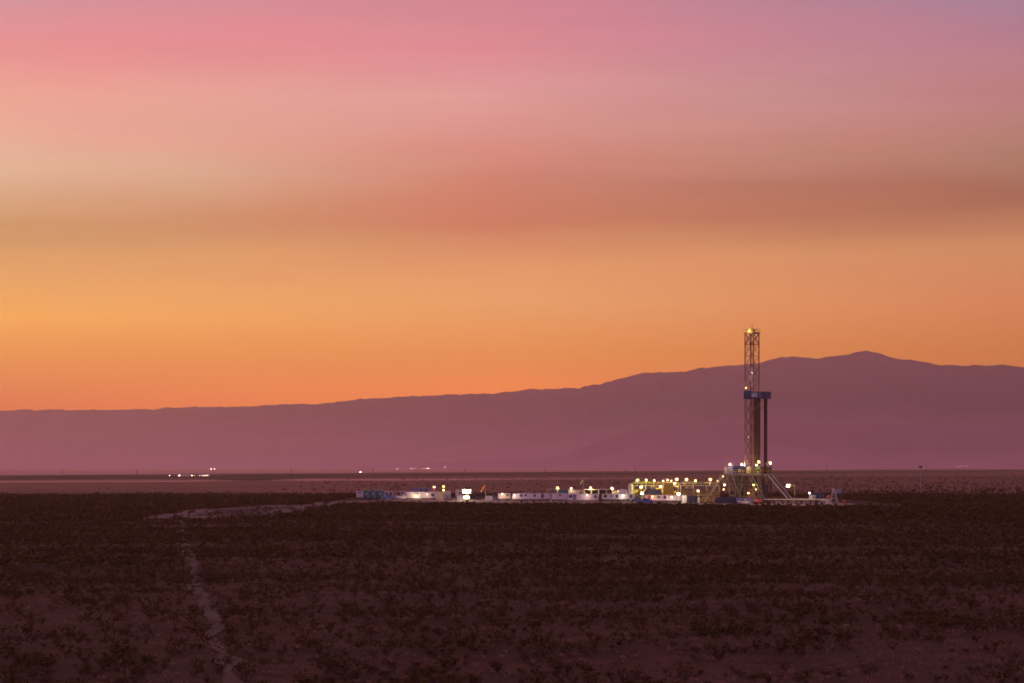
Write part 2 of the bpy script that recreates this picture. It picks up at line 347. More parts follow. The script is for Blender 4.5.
def rock(name, lo, hi, z0, z1):
    """low haze painted into the colour: paler foot, darker rock above"""
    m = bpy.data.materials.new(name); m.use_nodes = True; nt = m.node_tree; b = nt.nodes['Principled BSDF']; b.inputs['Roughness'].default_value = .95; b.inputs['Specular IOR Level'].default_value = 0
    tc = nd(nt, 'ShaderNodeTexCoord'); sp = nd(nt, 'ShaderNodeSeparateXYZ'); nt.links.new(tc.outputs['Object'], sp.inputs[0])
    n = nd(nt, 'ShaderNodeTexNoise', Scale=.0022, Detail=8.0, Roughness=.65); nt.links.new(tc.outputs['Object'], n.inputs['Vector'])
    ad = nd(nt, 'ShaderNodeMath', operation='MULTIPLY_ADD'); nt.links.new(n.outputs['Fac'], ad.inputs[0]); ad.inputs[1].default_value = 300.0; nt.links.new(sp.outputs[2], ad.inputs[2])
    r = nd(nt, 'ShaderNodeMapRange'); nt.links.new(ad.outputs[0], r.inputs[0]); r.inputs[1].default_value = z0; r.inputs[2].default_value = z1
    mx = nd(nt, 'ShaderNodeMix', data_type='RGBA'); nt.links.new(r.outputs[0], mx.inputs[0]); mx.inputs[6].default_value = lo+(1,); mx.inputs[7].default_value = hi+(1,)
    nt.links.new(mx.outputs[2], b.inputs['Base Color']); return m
m_rock = rock('mountain_rock_hazed', (.62,.32,.52), (.10,.058,.19), 30, 640)  # violet tint and pale foot stand in for low-lying haze
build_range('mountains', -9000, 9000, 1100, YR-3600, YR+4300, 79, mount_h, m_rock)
FH = [(300,468),(560,456),(600,440),(640,428.5),(660,427),(700,426),(760,425),(820,423.5),(900,423),(960,421.5),(1024,422),(1100,424),(1300,420),(1600,445)]
YF = 16200.0
def foot_h(x, y):
    px = 512 + F*x/YF; top = CZ + (HZ - interp(FH, px)) * YF / F
    s = (YF - y)/1500.0
    k = max(0.0, 1-abs(s))**(1.5 if s > 0 else 1.2) * (1 - .2*abs(nse(x/400, y/900, 5.0))*min(1, abs(s)*5))
    return top*k - 2 + 2*nse(x/120, y/120, 2.0)*max(0, 1-abs(s))
build_range('foothills', -900, 6200, 240, YF-1500, YF+1500, 44, foot_h, rock('foothill_rock_hazed', (.62,.32,.52), (.31,.155,.29), 40, 300))  # foot painted paler, as low haze would leave it

# ---------------------------------------------------------------- air
hz = MB().box(-27500, 27500, -27500, 27500, -1.2, 985.0).build('haze', None)
tag(hz, kind='stuff')
hm = bpy.data.materials.new('haze_air'); hm.use_nodes = True; nt = hm.node_tree; nt.nodes.clear()
pv = nd(nt, 'ShaderNodeVolumePrincipled'); pv.inputs['Color'].default_value = (.98,.76,.60,1); pv.inputs['Density'].default_value = HAZE_D; pv.inputs['Anisotropy'].default_value = .74
ho = nd(nt, 'ShaderNodeOutputMaterial'); nt.links.new(pv.outputs[0], ho.inputs['Volume']); hz.data.materials.append(hm)

# ---------------------------------------------------------------- scrub
def leafmat(name, a, b):
    m = bpy.data.materials.new(name); m.use_nodes = True; nt = m.node_tree; p = nt.nodes['Principled BSDF']; p.inputs['Roughness'].default_value = .8; p.inputs['Specular IOR Level'].default_value = .15
    g = nd(nt, 'ShaderNodeNewGeometry'); tc = nd(nt, 'ShaderNodeTexCoord'); oi = nd(nt, 'ShaderNodeObjectInfo')
    n = nd(nt, 'ShaderNodeTexNoise', Scale=.07, Detail=3.0); nt.links.new(g.outputs['Position'], n.inputs['Vector'])
    ad = nd(nt, 'ShaderNodeMath', operation='MULTIPLY_ADD'); nt.links.new(g.outputs['Random Per Island'], ad.inputs[0]); ad.inputs[1].default_value = .55
    s = nd(nt, 'ShaderNodeMath', operation='MULTIPLY_ADD'); nt.links.new(n.outputs['Fac'], s.inputs[0]); s.inputs[1].default_value = 1.6; s.inputs[2].default_value = -.55
    nt.links.new(s.outputs[0], ad.inputs[2]); ad.use_clamp = True
    mx = nd(nt, 'ShaderNodeMix', data_type='RGBA'); nt.links.new(ad.outputs[0], mx.inputs[0]); mx.inputs[6].default_value = a+(1,); mx.inputs[7].default_value = b+(1,)
    nt.links.new(mx.outputs[2], p.inputs['Base Color']); return m
m_leaf = leafmat('creosote_leaf', (.040,.021,.007), (.094,.049,.013))
m_twig = mat('dry_twig', (.10,.06,.05), .9)
m_tuft = leafmat('dead_grass', (.11,.058,.042), (.22,.125,.095))
rs = random.Random(11)
def blades(mb, cx, cy, cz, w, h, n, size):
    """small leaf sprays spread through an uneven, open, vase-shaped bush"""
    lobes = [(rs.uniform(0, 2*pi), rs.uniform(.2, 1)) for _ in range(5)]
    for _ in range(n):
        a, q = rs.choice(lobes); a += rs.gauss(0, .45); t = rs.random()**.6
        rr = w*.5*(.25+.75*t)*(.35+.65*q)*rs.uniform(.5, 1.1); z = h*t*(.65+.35*q)*rs.uniform(.75, 1.08)
        p = Vector((cx+rr*cos(a), cy+rr*sin(a), cz+z+.04)); s = size*rs.uniform(.6, 1.4)
        u = Vector((rs.gauss(0,1), rs.gauss(0,1), rs.gauss(0,.6))).normalized()*s; v = u.cross(Vector((rs.gauss(0,1), rs.gauss(0,1), rs.gauss(0,1)))).normalized()*s*.55
        b = len(mb.v); mb.v += [tuple(p-u*.5-v*.3), tuple(p+v*.5), tuple(p+u*.6), tuple(p-v*.5)]; mb.f.append((b, b+1, b+2, b+3))
def raw(mb, name, m):
    me = bpy.data.meshes.new(name); me.from_pydata(mb.v, [], mb.f); me.materials.append(m); me.update(); return me
def clear_of(x, y):
    if on_pad(x, y, 3) or on_pad(x, y+14, 0): return False
    py = HZ + CZ*F/y; px = 512 + x*F/y
    tx = interp(TRAIL, py)
    if 519 < py and abs(px - tx) < .6*F/y: return rs.random() < .45
    if 495 < py < 522 and 140 < px < 410:
        for P in ROADS:
            if inside(P, x, y) or inside(P, x, y+14) or inside(P, x, y+26) or inside(P, x, y+38): return rs.random() < .04
        if inside(YARD, x, y): return rs.random() < .09
    return True
TRAIL = [(519,181),(535,184),(552,189),(572,195),(588,199),(605,205),(622,211),(645,219),(668,227),(700,235)]
spots = []
y = 118.0
tries = 0
while tries < 140000:
    tries += 1
    y = sqrt(rs.uniform(112**2, 1270**2)); x = rs.uniform(-.225, .225)*y
    if y > 1080 + 190*rs.random()**.8 + 70*nse(x/70, 1.0, 8.0): continue
    if rs.random() > (cover(x, y) - .12)*1.15: continue
    if clear_of(x, y): spots.append((y, x))
for pa, pb, py, n in ((688,758,634,34), (930,1040,628,46), (55,170,604,40), (800,860,642,14), (330,430,612,24), (560,640,600,20), (240,300,600,14)):
    for _ in range(n):
        q = py + rs.gauss(0, 1.6); y = GY(q); spots.append((y, AX(rs.uniform(pa, pb), y)))
spots.sort()
variants = []
for k in range(8):
    f = MB(); w = rs.uniform(.8, 1.5); h = rs.uniform(.38, .75); blades(f, 0, 0, 0, w, h, 110, .105)
    s = MB()
    for _ in range(7):
        a = rs.uniform(0, 2*pi); s.tube((0,0,-.05), (w*.33*cos(a), w*.33*sin(a), h*.7), .016, 4, .008)
    variants.append((raw(f, 'foliage', m_leaf), raw(s, 'stems', m_twig)))
inview = [(y, x) for y, x in spots if abs(x)/y < .192 and y > 150]
first = set(inview[:300])
def add_bush(y, x):
    f, s = variants[rs.randrange(8)]; k = rs.choice((.6,.75,.85,1,1.1,1.2,1.9))
    e = empty('creosote_bush', (x, y, ground_z(x, y)), rs.uniform(0, 6.28), 'small dark olive creosote bush, loose and open, on the nearest strip of desert floor', 'bush', 'creosote bushes on the near desert floor')
    e.scale = (k, k, k*rs.uniform(.8, 1.15))
    for n, me in (('foliage', f), ('stems', s)):
        o = bpy.data.objects.new(n, me); COL.objects.link(o); o.parent = e
for p in inview[:300]: add_bush(*p)
far = MB()
for y, x in spots:
    if (y, x) in first: continue
    z = ground_z(x, y)
    k = rs.choice((.6,.75,.85,1,1,1.15,1.3,1.9)); w = rs.uniform(.8, 1.5)*k; h = rs.uniform(.38, .75)*k
    if y < 330: blades(far, x, y, z, w, h, 50, .17*sqrt(k))
    elif y < 620: blades(far, x, y, z, w*1.1, h, 16, .33*sqrt(k))
    else: blades(far, x, y, z, w*1.25, h*1.1, 8, .6*sqrt(k))
for _ in range(9000):
    y = 1255*exp(rs.random()**1.3*log(3.0)); x = rs.uniform(-.21, .21)*y
    if .5*fbm(x/210, y/160, 50.0, 3) + .35*(x/y)/.19 < rs.uniform(-.1, .6): continue
    w = rs.uniform(1.5, 4.5); blades(far, x, y, 0, w, rs.uniform(.5, 1.4), 7, .9)
o = bpy.data.objects.new('scrub', raw(far, 'scrub', m_leaf)); COL.objects.link(o)
tag(o, 'dark desert scrub covering the plain beyond the nearest bushes', 'scrub', kind='stuff')
tf = MB()
for _ in range(30000):
    y = sqrt(rs.uniform(125**2, 620**2)); x = rs.uniform(-.2, .2)*y; c = cover(x, y)
    if c > .75 or rs.random() < c*.7 or not clear_of(x, y): continue
    z = ground_z(x, y); h = rs.uniform(.12, .34)
    for _k in range(4):
        a = rs.uniform(0, 6.28); dx, dy = cos(a), sin(a); q = x+rs.gauss(0,.14); r = y+rs.gauss(0,.14); b = len(tf.v)
        tf.v += [(q-dx*.06, r-dy*.06, z), (q+dx*.06, r+dy*.06, z), (q+dx*.05+rs.gauss(0,.1), r+dy*.05, z+h), (q-dx*.03+rs.gauss(0,.1), r-dy*.03, z+h*.8)]; tf.f.append((b, b+1, b+2, b+3))
o = bpy.data.objects.new('dry_grass', raw(tf, 'dry_grass', m_tuft)); COL.objects.link(o)
tag(o, 'pale dead grass tufts scattered over the bare soil between the bushes', 'grass', kind='stuff')
# ---------------------------------------------------------------- lamps
BULB = {}
def lens(parent, c, r, kind, name='lens'):
    mb = MB().ball(c, r, .85); return mb.build(name, LAMP[kind], parent)
def flood(parent, c, r=.42, kind='warm', name='floodlight', mount=None):
    """a floodlight: bracketed hood with a glowing lens facing the camera side and down"""
    x, y, z = c; mb = MB()
    mb.box(x-r*1.05, x+r*1.05, y+r*.55, y+r*1.5, z-r*.7, z+r*.9); mb.box(x-r*1.2, x+r*1.2, y-r*.2, y+r*1.55, z+r*.9, z+r*1.05)
    if mount: mb.tube((x, y+r, z-r*.6), mount, .06, 6)
    o = mb.build(name, M['grey'], parent); lens(o, (x, y, z), r*random.uniform(.5, .72), kind)
    l = bpy.data.objects.new('lamp_light', lamp_data(kind, r)); COL.objects.link(l); l.parent = o; l.location = (x, y-r-.3, z-.15); return o
PW = dict(warm=(360,(1,.74,.42)), yel=(420,(1,.74,.26)), grn=(420,(.86,1,.36)), pink=(130,(1,.70,.50)), wht=(150,(1,.88,.66)), org=(150,(1,.56,.25)), tower=(480,(1,.87,.56)), mast=(1900,(1,.70,.36)))
LAMP['mast'] = LAMP['yel']; LAMP['sub'] = LAMP['yel']; PW['sub'] = (170, (1,.70,.28))
LD = {}
def lamp_data(kind, r):
    k = (kind, round(r, 1))
    if k not in LD:
        d = bpy.data.lights.new('lamp_light', 'POINT'); p, c = PW[kind]; d.energy = p*(r/.45)**2; d.color = c; d.shadow_soft_size = .25; LD[k] = d
    return LD[k]
def light_pole(px, py, Y, label, kind='warm', r=.42, arm=0.0, second=None):
    x = AX(px, Y); h = AZ(py, Y)-PAD_Z
    e = empty('light_pole', (x, Y, PAD_Z), 0, label, 'lamp post', 'light poles around the drill pad')
    MB().box(-.45, .45, -.45, .45, 0, .3).build('base', M['grey'], e)
    mb = MB().tube((arm, .5, .3), (arm, .5, h+.3), .09, 8, .06)
    if arm: mb.tube((arm, .5, h+.25), (0, .5, h+.25), .06, 6)
    mb.build('pole', M['rigdark' if arm else 'galv'], e)
    flood(e, (0, 0, h), r, kind)
    if second: flood(e, (0, 0, second-PAD_Z), r*.9, kind)
    return e

# ---------------------------------------------------------------- trailers and containers
TG = 'site trailers along the front of the pad'
def trailer(name, label, px0, px1, ytop, Y, dep=3.2, m='white', wins=(), doors=(), wheels=None, skirt=.55, roof='pale', acs=(), lamps=(), cat='trailer', group=TG, ends=None, rz=0, stripe=None):
    w = (px1-px0)*Y/F; h = AZ(ytop, Y)-PAD_Z; xc = AX((px0+px1)/2, Y)
    e = empty(name, (xc, Y, PAD_Z), rz, label, cat, group); z0 = skirt; lx = lambda px: (px-(px0+px1)/2)*Y/F
    b = MB().box(-w/2, w/2, 0, dep, z0, h-.12); k = -w/2+.6
    while k < w/2-.3: b.box(k-.03, k+.03, -.025, -.002, z0+.05, h-.2); k += 1.22
    for sx in (-1, 1): b.box(sx*w/2-.06, sx*w/2+.06, -.03, .08, z0, h-.13)
    b.build('body', M[m], e)
    MB().box(-w/2-.12, w/2+.12, -.14, dep+.12, h-.118, h).build('roof', M[roof], e)
    s = MB().box(-w/2+.1, w/2-.1, .12, .32, .25, z0-.004).box(-w/2+.1, w/2-.1, dep-.32, dep-.12, .25, z0-.004)
    k = -w/2+.5
    while k < w/2: s.box(k-.12, k+.12, .1, dep-.1, 0, .248); k += 2.4
    s.build('skid', M['dark'], e)
    if wheels is not None:
        for q in wheels:
            wx = lx(q)
            t = MB().tube((wx, -.05, .42), (wx, .25, .42), .42, 14).build('wheel', M['black'], e); MB().tube((wx, -.08, .42), (wx, -.052, .42), .22, 10).build('rim', M['pale'], t)
    for q in wins:
        px, ww, hh, zc = q[:4]; x = lx(px); zc = zc*(h-z0)+z0
        fr = MB().box(x-ww/2-.09, x+ww/2+.09, -.07, -.03, zc-hh/2-.09, zc-hh/2).box(x-ww/2-.09, x+ww/2+.09, -.07, -.03, zc+hh/2, zc+hh/2+.09).box(x-ww/2-.09, x-ww/2, -.07, -.03, zc-hh/2, zc+hh/2).box(x+ww/2, x+ww/2+.09, -.07, -.03, zc-hh/2, zc+hh/2)
        fr.box(x-.025, x+.025, -.066, -.034, zc-hh/2, zc+hh/2)
        o = fr.build('window', M['pale'], e); MB().box(x-ww/2, x+ww/2, -.05, -.028, zc-hh/2, zc+hh/2).build('pane', M['glass'], o)
    for px, mm in doors:
        x = lx(px); o = MB().box(x-.48, x+.48, -.07, -.03, z0+.08, z0+2.12).build('door', M[mm], e)
        MB().box(x+.30, x+.38, -.12, -.072, z0+.95, z0+1.15).build('handle', M['galv'], o)
        st = MB()
        for i in range(3): st.box(x-.5, x+.5, -.35-.28*(2-i), -.1-.28*(2-i), .17*(i+.4), .17*(i+.4)+.06)
        st.bar((x-.55,-.95,.0), (x-.55,-.95,1.1), .05).bar((x-.55,-.95,1.1), (x-.55,-.1,1.55), .05).build('steps', M['galv'], e)
    for px in acs:
        x = lx(px); o = MB().box(x-.5, x+.5, 1.0, 1.9, h+.002, h+.42).build('air_conditioner', M['pale'], e); MB().box(x-.38, x+.38, .97, .998, h+.08, h+.36).build('grille', M['dark'], o)
    for px, py, r, k in lamps:
        z = AZ(py, Y)-PAD_Z; flood(e, (lx(px), -.75 if z < h else .2, z), r, k, 'wall_lamp', (lx(px), .0, min(z+.1, h-.1)))
    if stripe: MB().box(-w/2-.05, w/2+.05, -.06, -.034, stripe[0], stripe[1]).build('rub_rail', M['pale'], e)
    return e
def container(name, label, px0, px1, ytop, Y, dep, m, rz=0.0, cat='container', group=None, base=0.0, open_top=False, doors=True, w=None):
    if w is None: w = (px1-px0)*Y/F
    h = AZ(ytop, Y)-PAD_Z; e = empty(name, (AX((px0+px1)/2, Y), Y, PAD_Z), rz, label, cat, group)
    b = MB()
    if open_top:
        b.box(-w/2, w/2, 0, .08, .15, h).box(-w/2, w/2, dep-.08, dep, .15, h).box(-w/2, -w/2+.08, .08, dep-.08, .15, h).box(w/2-.08, w/2, .08, dep-.08, .15, h).box(-w/2+.08, w/2-.08, .08, dep-.08, .15, .23)
    else: b.box(-w/2, w/2, 0, dep, .15, h)
    n = max(4, int(w/.42))
    for i in range(n):
        x = -w/2+.15+(w-.3)*(i+.5)/n; b.box(x-.07, x+.07, -.045, -.002, .3, h-.16)
    n = max(3, int(dep/.5))
    for i in range(n):
        y = .15+(dep-.3)*(i+.5)/n; b.box(w/2+.002, w/2+.045, y-.08, y+.08, .3, h-.16); b.box(-w/2-.045, -w/2-.002, y-.08, y+.08, .3, h-.16)
    b.build('body', M[m], e)
    f = MB()
    for sx in (-1, 1):
        f.box(sx*w/2-.09, sx*w/2+.09, -.06, .1, 0, h+.03); f.box(sx*w/2-.09, sx*w/2+.09, dep-.1, dep+.06, 0, h+.03)
    f.box(-w/2+.09, w/2-.09, -.06, -.003, h-.15, h+.03).box(-w/2+.09, w/2-.09, -.06, -.003, .05, .2)
    f.build('corner_frame', M[m], e)
    if doors:
        for sx in (-1, 1):
            o = MB().box(min(sx*.02, sx*(w/2-.12)), max(sx*.02, sx*(w/2-.12)), -.085, -.05, .22, h-.17).build('door', M[m], e)
            d = MB()
            for t in (.3, .7): d.tube((sx*(w/2-.12)*t, -.12, .25), (sx*(w/2-.12)*t, -.12, h-.2), .03, 6)
            d.build('lock_rod', M['galv'], o)
    return e

# ---------------------------------------------------------------- vehicles
def wheel(parent, x, y, r=.38, side=1):
    t = MB().tube((x, y-.12, r), (x, y+.12, r), r, 16).build('wheel', M['black'], parent)
    MB().tube((x, y+side*.122, r), (x, y+side*.14, r), r*.55, 12).build('rim', M['galv'], t)
def pickup(label, px, Y, rz, m, group='vehicles parked on the pad', suv=False, lights=True):
    e = empty('parked_car' if suv else 'pickup_truck', (AX(px, Y), Y, PAD_Z), rz, label, 'car' if suv else 'pickup truck', group)
    low = [(-2.75,.5),(-2.8,.95),(-2.72,1.1),(1.0,1.12),(2.35,1.02),(2.68,.9),(2.72,.5),(2.2,.42),(-2.2,.42)]
    b = MB().prism(low, -.95, .95)
    if not suv:
        b.box(-2.7, -.75, -.95, -.87, 1.1, 1.32).box(-2.7, -.75, .87, .95, 1.1, 1.32).box(-2.74, -2.66, -.87, .87, 1.1, 1.32)
    b.build('body', M[m], e)
    cab = [(-2.65,1.12),(-2.45,1.82),(.1,1.86),(1.05,1.125)] if suv else [(-.8,1.12),(-.68,1.86),(.25,1.88),(1.1,1.125)]
    c = MB().prism(cab, -.82, .82).build('cab', M[m], e)
    for s in (-1, 1):
        xs = [(-2.4,-1.5),(-1.35,-.5),(-.4,.28)] if suv else [(-.6,-.2),(-.1,.38)]
        for x0, x1 in xs: MB().prism([(x0,1.2),(x0+.03,1.72),(x1-.12,1.72),(x1,1.2)], s*.84-.012, s*.84+.012).build('window', M['glass'], c)
    MB().add([(1.07,-.72,1.17),(1.07,.72,1.17),(.31,.68,1.82),(.31,-.68,1.82)], [(0,1,2,3)]).build('windscreen', M['glass'], c)
    x = -2.6 if suv else -.78
    MB().box(x-.05, x+.0, -.65, .65, 1.3, 1.75).build('rear_window', M['glass'], c)
    for x in (-1.7, 1.75):
        for s in (-1, 1): wheel(e, x, s*.88, .39, s)
    MB().box(2.7, 2.82, -.9, .9, .45, .68).build('bumper', M['grey'], e); MB().box(-2.92, -2.8, -.9, .9, .5, .68).build('bumper', M['grey'], e)
    for s in (-1, 1):
        MB().box(2.66, 2.735, s*.72-.17, s*.72+.17, .74, .9).build('headlight', M['pale'], e); MB().box(-2.84, -2.79, s*.84-.08, s*.84+.08, .8, 1.05).build('tail_light', M['red'], e)
    return e

def frac_tank(label, px, Y, w, h, m, dep=9.0):
    e = empty('water_tank', (AX(px, Y), Y, PAD_Z), 0, label, 'tank', 'teal water tanks at the pad edge')
    b = MB().prism([(-w/2,.45),(-w/2,h-.35),(-w/2+.35,h),(w/2-.35,h),(w/2,h-.35),(w/2,.45)], 0, dep)
    for y in (0.0,):
        for x in (-w/2+.28, 0, w/2-.28): b.box(x-.06, x+.06, -.1, -.003, .5, h-.3)
        b.box(-w/2, w/2, -.08, -.004, 1.2, 1.32)
    b.build('tank_body', M[m], e)
    MB().tube((-.2,-.12,1.9), (-.2,-.02,1.9), .32, 14).build('manhole', M['pale'], e)
    l = MB()
    for x in (.35, .75): l.tube((x,-.2,.2), (x,-.2,h+.6), .03, 6)
    for i in range(10): l.tube((.35,-.2,.4+i*.32), (.75,-.2,.4+i*.32), .02, 5)
    l.build('ladder', M['pale'], e)
    r = MB()
    for x in (-w/2+.3, w/2-.3): r.tube((x,.2,h), (x,.2,h+.55), .04, 6)
    r.tube((-w/2+.3,.2,h+.55), (w/2-.3,.2,h+.55), .04, 6); r.build('top_rail', M['pale'], e)
    MB().box(-w/2+.1, w/2-.1, .3, dep-.3, 0, .448).build('skid', M['dark'], e)
    return e
def windsock(label, px, ytop, Y, col, sx, ybase=None, L=1.6, droop=.75, pz=None):
    h = AZ(ytop, Y)-PAD_Z
    e = empty('windsock', (AX(px, Y), Y, PAD_Z), 0, label, 'windsock')
    MB().tube((0,0,0), (0,0,h), .07, 8, .045).build('pole', M['pale'], e)
    s = MB(); n = 10; P = Vector((sx*.1,0,h-.1))
    for i in range(5):
        q = P + Vector((sx*L/5*(.9-.06*i), 0, -L/5*droop*(.8+.15*i))); s.tube(P, q, .34-.035*i, n, .34-.035*(i+1)); P = q
    s.build('sock', M[col], e, smooth=True)
    return e

# ------- west end of the pad
trailer('site_trailer', 'small pale pinkish trailer seen end-on, left of the teal tanks', 356.4, 362.9, 491.1, 1066, 8, 'taupe', skirt=.5, wins=[(359.6,.8,.5,.78)])
for px, l in ((366.6,'teal water tank beside the small pale end-on trailer, leftmost of the three'), (373.4,'teal water tank in the middle of the three'), (380.4,'teal water tank next to the white trailer and blue pickup, rightmost of the three')):
    frac_tank(l, px, 1056, 2.5, 3.25, 'teal')
trailer('site_trailer', 'white trailer with two dark windows behind the blue pickup', 384.2, 392.6, 491.4, 1075, 3, 'white', wins=[(386.6,.9,.9,.62),(390.6,1.0,1.1,.58)])
container('storage_container', 'faded red narrow container standing between two white trailers', 393, 396.4, 491.8, 1072, 6, 'rose')
trailer('site_trailer', 'short white trailer with two dark windows behind the white pickup', 396.6, 406, 491.4, 1076, 3, 'taupe', wins=[(398.6,1.1,1.1,.6),(402.2,.8,1.1,.6)])
pickup('blue pickup truck parked in front of the white trailer, right of the teal tanks', 389, 1030, R(28), 'blue')
pickup('white pickup truck parked against the left end of the long lavender trailer', 402, 1036, R(35), 'white')
trailer('office_trailer', 'long blank white trailer with two wall lamps and one dark window', 406.6, 436.2, 491.9, 1036, 3.4, 'white', wins=[(432.6,1.0,.9,.5)], doors=[(421,'pale')], lamps=[(416.2,495.6,.42,'warm'),(427.4,494.1,.34,'pink')], acs=(411,))
trailer('site_trailer', 'dark mauve trailer showing just above the long blank trailer', 411.5, 429.5, 487.9, 1066, 3.2, 'steelblue', roof='grey', wins=[(421,1.2,.7,.75),(426,1.2,.7,.75)])
container('storage_container', 'pale pinkish upright container behind the right end of the long blank trailer', 430.2, 436, 488.2, 1058, 4, 'rose', doors=False)
light_pole(434.1, 487.1, 1050, 'tall light pole with an orange-white lamp above the right end of the long blank trailer', 'org', .52)
# generators and truck, brightly lit by the tower
container('generator_container', 'pale yellow lit container at the right end of the long blank trailer', 436.6, 442.4, 491.8, 1030, 3, 'cream')
def generator(label, px0, px1, ytop, Y, m, n_ex=2, base=.45):
    w = (px1-px0)*Y/F; h = AZ(ytop, Y)-PAD_Z
    e = empty('generator', (AX((px0+px1)/2, Y), Y, PAD_Z), 0, label, 'generator')
    MB().box(-w/2-.1, w/2+.1, -.1, 2.5, 0, base).build('skid', M['dark'], e)
    MB().box(-w/2, w/2, 0, 2.4, base+.002, h-.45).build('housing', M[m], e)
    MB().prism([(-w/2-.05,h-.448),(-w/2+.1,h-.3),(w/2-.1,h-.3),(w/2+.05,h-.448)], -.06, 2.46).build('roof', M[m], e)
    for i in range(n_ex):
        x = -w/2+w*(i+.5)/n_ex
        lo = MB()
        for k in range(7): lo.box(x-w/n_ex*.36, x+w/n_ex*.36, -.04, -.003, base+.3+k*.2, base+.38+k*.2)
        lo.build('louvre', M['dark'], e)
        MB().tube((x,1.2,h-.3), (x,1.2,h+.35), .14, 10).build('exhaust', M['rust'], e)
    return e
generator('silver-grey generator housing with dark louvres, left of the lorry', 443.2, 450.6, 490.0, 1032, 'pale', 3)
def lorry(label, px, Y, rz, m):
    e = empty('lorry', (AX(px, Y), Y, PAD_Z), rz, label, 'lorry')
    MB().box(-3.4, 3.0, -.45, .45, .75, 1.0).build('chassis', M['dark'], e)
    c = MB().prism([(.9,1.0),(.9,3.2),(1.3,3.75),(2.2,3.45),(2.45,2.0),(3.3,1.75),(3.35,1.0)], -1.1, 1.1).build('cab', M[m], e)
    MB().add([(2.47,-.95,2.05),(2.47,.95,2.05),(2.27,.9,3.2),(2.27,-.9,3.2)], [(0,1,2,3)]).build('windscreen', M['glass'], c)
    for s in (-1, 1): MB().box(1.4, 2.2, s*1.11-.01, s*1.11+.01, 2.1, 2.95).build('window', M['glass'], c)
    MB().box(-3.3, .6, -1.2, 1.2, 1.02, 1.2).build('deck', M['dark'], e)
    for x in (-2.9, -1.7, 2.3):
        for s in (-1, 1): wheel(e, x, s*1.0, .5, s)
    MB().tube((.75,-.9,1.0), (.75,-.9,3.6), .1, 8).build('exhaust', M['galv'], e)
    return e
lorry('dark lorry with a pale cab top just left of the bright light tower', 454.2, 1034, R(20), 'pale')
light_pole(443.6, 486.6, 1022, 'light pole with two small warm lamps one above the other, by the grey generator', 'yel', .38, second=AZ(490.2, 1022))
# light tower
def light_tower():
    Y = 1000; e = empty('light_tower', (AX(466.6, Y), Y, PAD_Z), 0, 'trailer-mounted light tower with dazzling white twin lamps', 'light tower')
    MB().prism([(-1.1,.5),(-1.15,1.5),(-.9,1.75),(.9,1.75),(1.15,1.5),(1.1,.5)], .3, 1.7).build('generator_housing', M['cream'], e)
    MB().box(-1.5, 1.9, .9, 1.1, .35, .48).build('drawbar', M['dark'], e)
    for s in (-1, 1): wheel(e, s*.5, .2, .34, -1)
    MB().tube((0,.9,1.75), (0,.9,3.5), .09, 8, .07).build('mast', M['galv'], e)
    MB().box(-.9, .9, .5, .62, 3.1, 3.2).build('crossbar', M['galv'], e)
    for x in (-.75, .8):
        flood(e, (x, .05, 3.3), .78, 'tower')
    return e
light_tower()
container('tool_box', 'low white steel box lit up on the left of the light tower', 457.2, 463.4, 495.6, 1008, 2.4, 'white', doors=False)
container('tool_box', 'bright cream box just right of the light tower', 467.6, 471.0, 496.2, 1022, 2.4, 'cream', doors=False)
pickup('dark car parked nearest the light tower, its side catching the glare', 474.4, 1018, R(8), 'dark', suv=True)
pickup('dark pickup truck standing behind the orange windsock pole', 482.2, 1042, R(170), 'dark')
pickup('mauve-grey pickup truck with a pale bonnet, left of the white caravan', 494.2, 1020, R(25), 'steelblue')
windsock('bright orange windsock drooping from a slim white pole beside a small white box', 485.6, 485.4, 1000, 'orange', -1, L=1.9, droop=1.1)
container('storage_box', 'small plain white box at the foot of the orange windsock', 485.6, 492.0, 495.9, 1012, 2.5, 'white', doors=False)
trailer('travel_trailer', 'white caravan on wheels with a lamp over its left end', 498.2, 510.6, 493.4, 992, 2.6, 'cream', wheels=(501, 503.5), skirt=.8, lamps=[(502.2,494.2,.5,'pink')], wins=[(507.5,1.0,.5,.7)])
trailer('office_trailer', 'longest white trailer, four small windows in a row, a lamp at its left end', 512.4, 550.2, 493.2, 975, 3.6, 'white', wins=[(521.2,.7,.9,.62),(525.6,.7,.7,.66),(534.6,.7,.9,.6),(542.4,.85,1.35,.58)], doors=[(530,'white')], lamps=[(514.3,495.2,.5,'pink')], skirt=.85, acs=(524.5,528.5), stripe=(1.0,1.16))
trailer('site_trailer', 'plain lavender trailer below the teal cabin roof', 551.6, 567.2, 493.2, 972, 3.2, 'taupe', wins=[(560,.8,.5,.72)], skirt=.75)
container('cabin', 'teal-blue cabin showing above the plain lavender trailer', 557, 567.6, 490.0, 1004, 3, 'teal', doors=False)
def pipe_frame(label, px0, px1, ytop, Y):
    w = (px1-px0)*Y/F; h = AZ(ytop, Y)-PAD_Z; e = empty('pipe_arch', (AX((px0+px1)/2, Y), Y, PAD_Z), 0, label, 'pipe arch')
    m = MB().tube((-w/2,0,0), (-w/2,0,h*.75), .09, 8).tube((-w/2,0,h*.75), (-w/2+1.0,0,h), .09, 8).tube((-w/2+1.0,0,h), (w/2,0,h), .09, 8).tube((w/2,0,h), (w/2,0,0), .09, 8)
    m.build('arch', M['galv'], e)
    MB().tube((-w/2+1.2,0,0), (-w/2+1.2,0,h), .06, 6).tube((0,0,0), (0,0,h), .06, 6).build('upright', M['galv'], e); return e
pipe_frame('pale bent pipe frame rising behind the right end of the longest trailer', 546, 557, 489.0, 1000)
light_pole(557.7, 488.1, 994, 'light pole with a yellow lamp over the teal cabin', 'yel', .5)
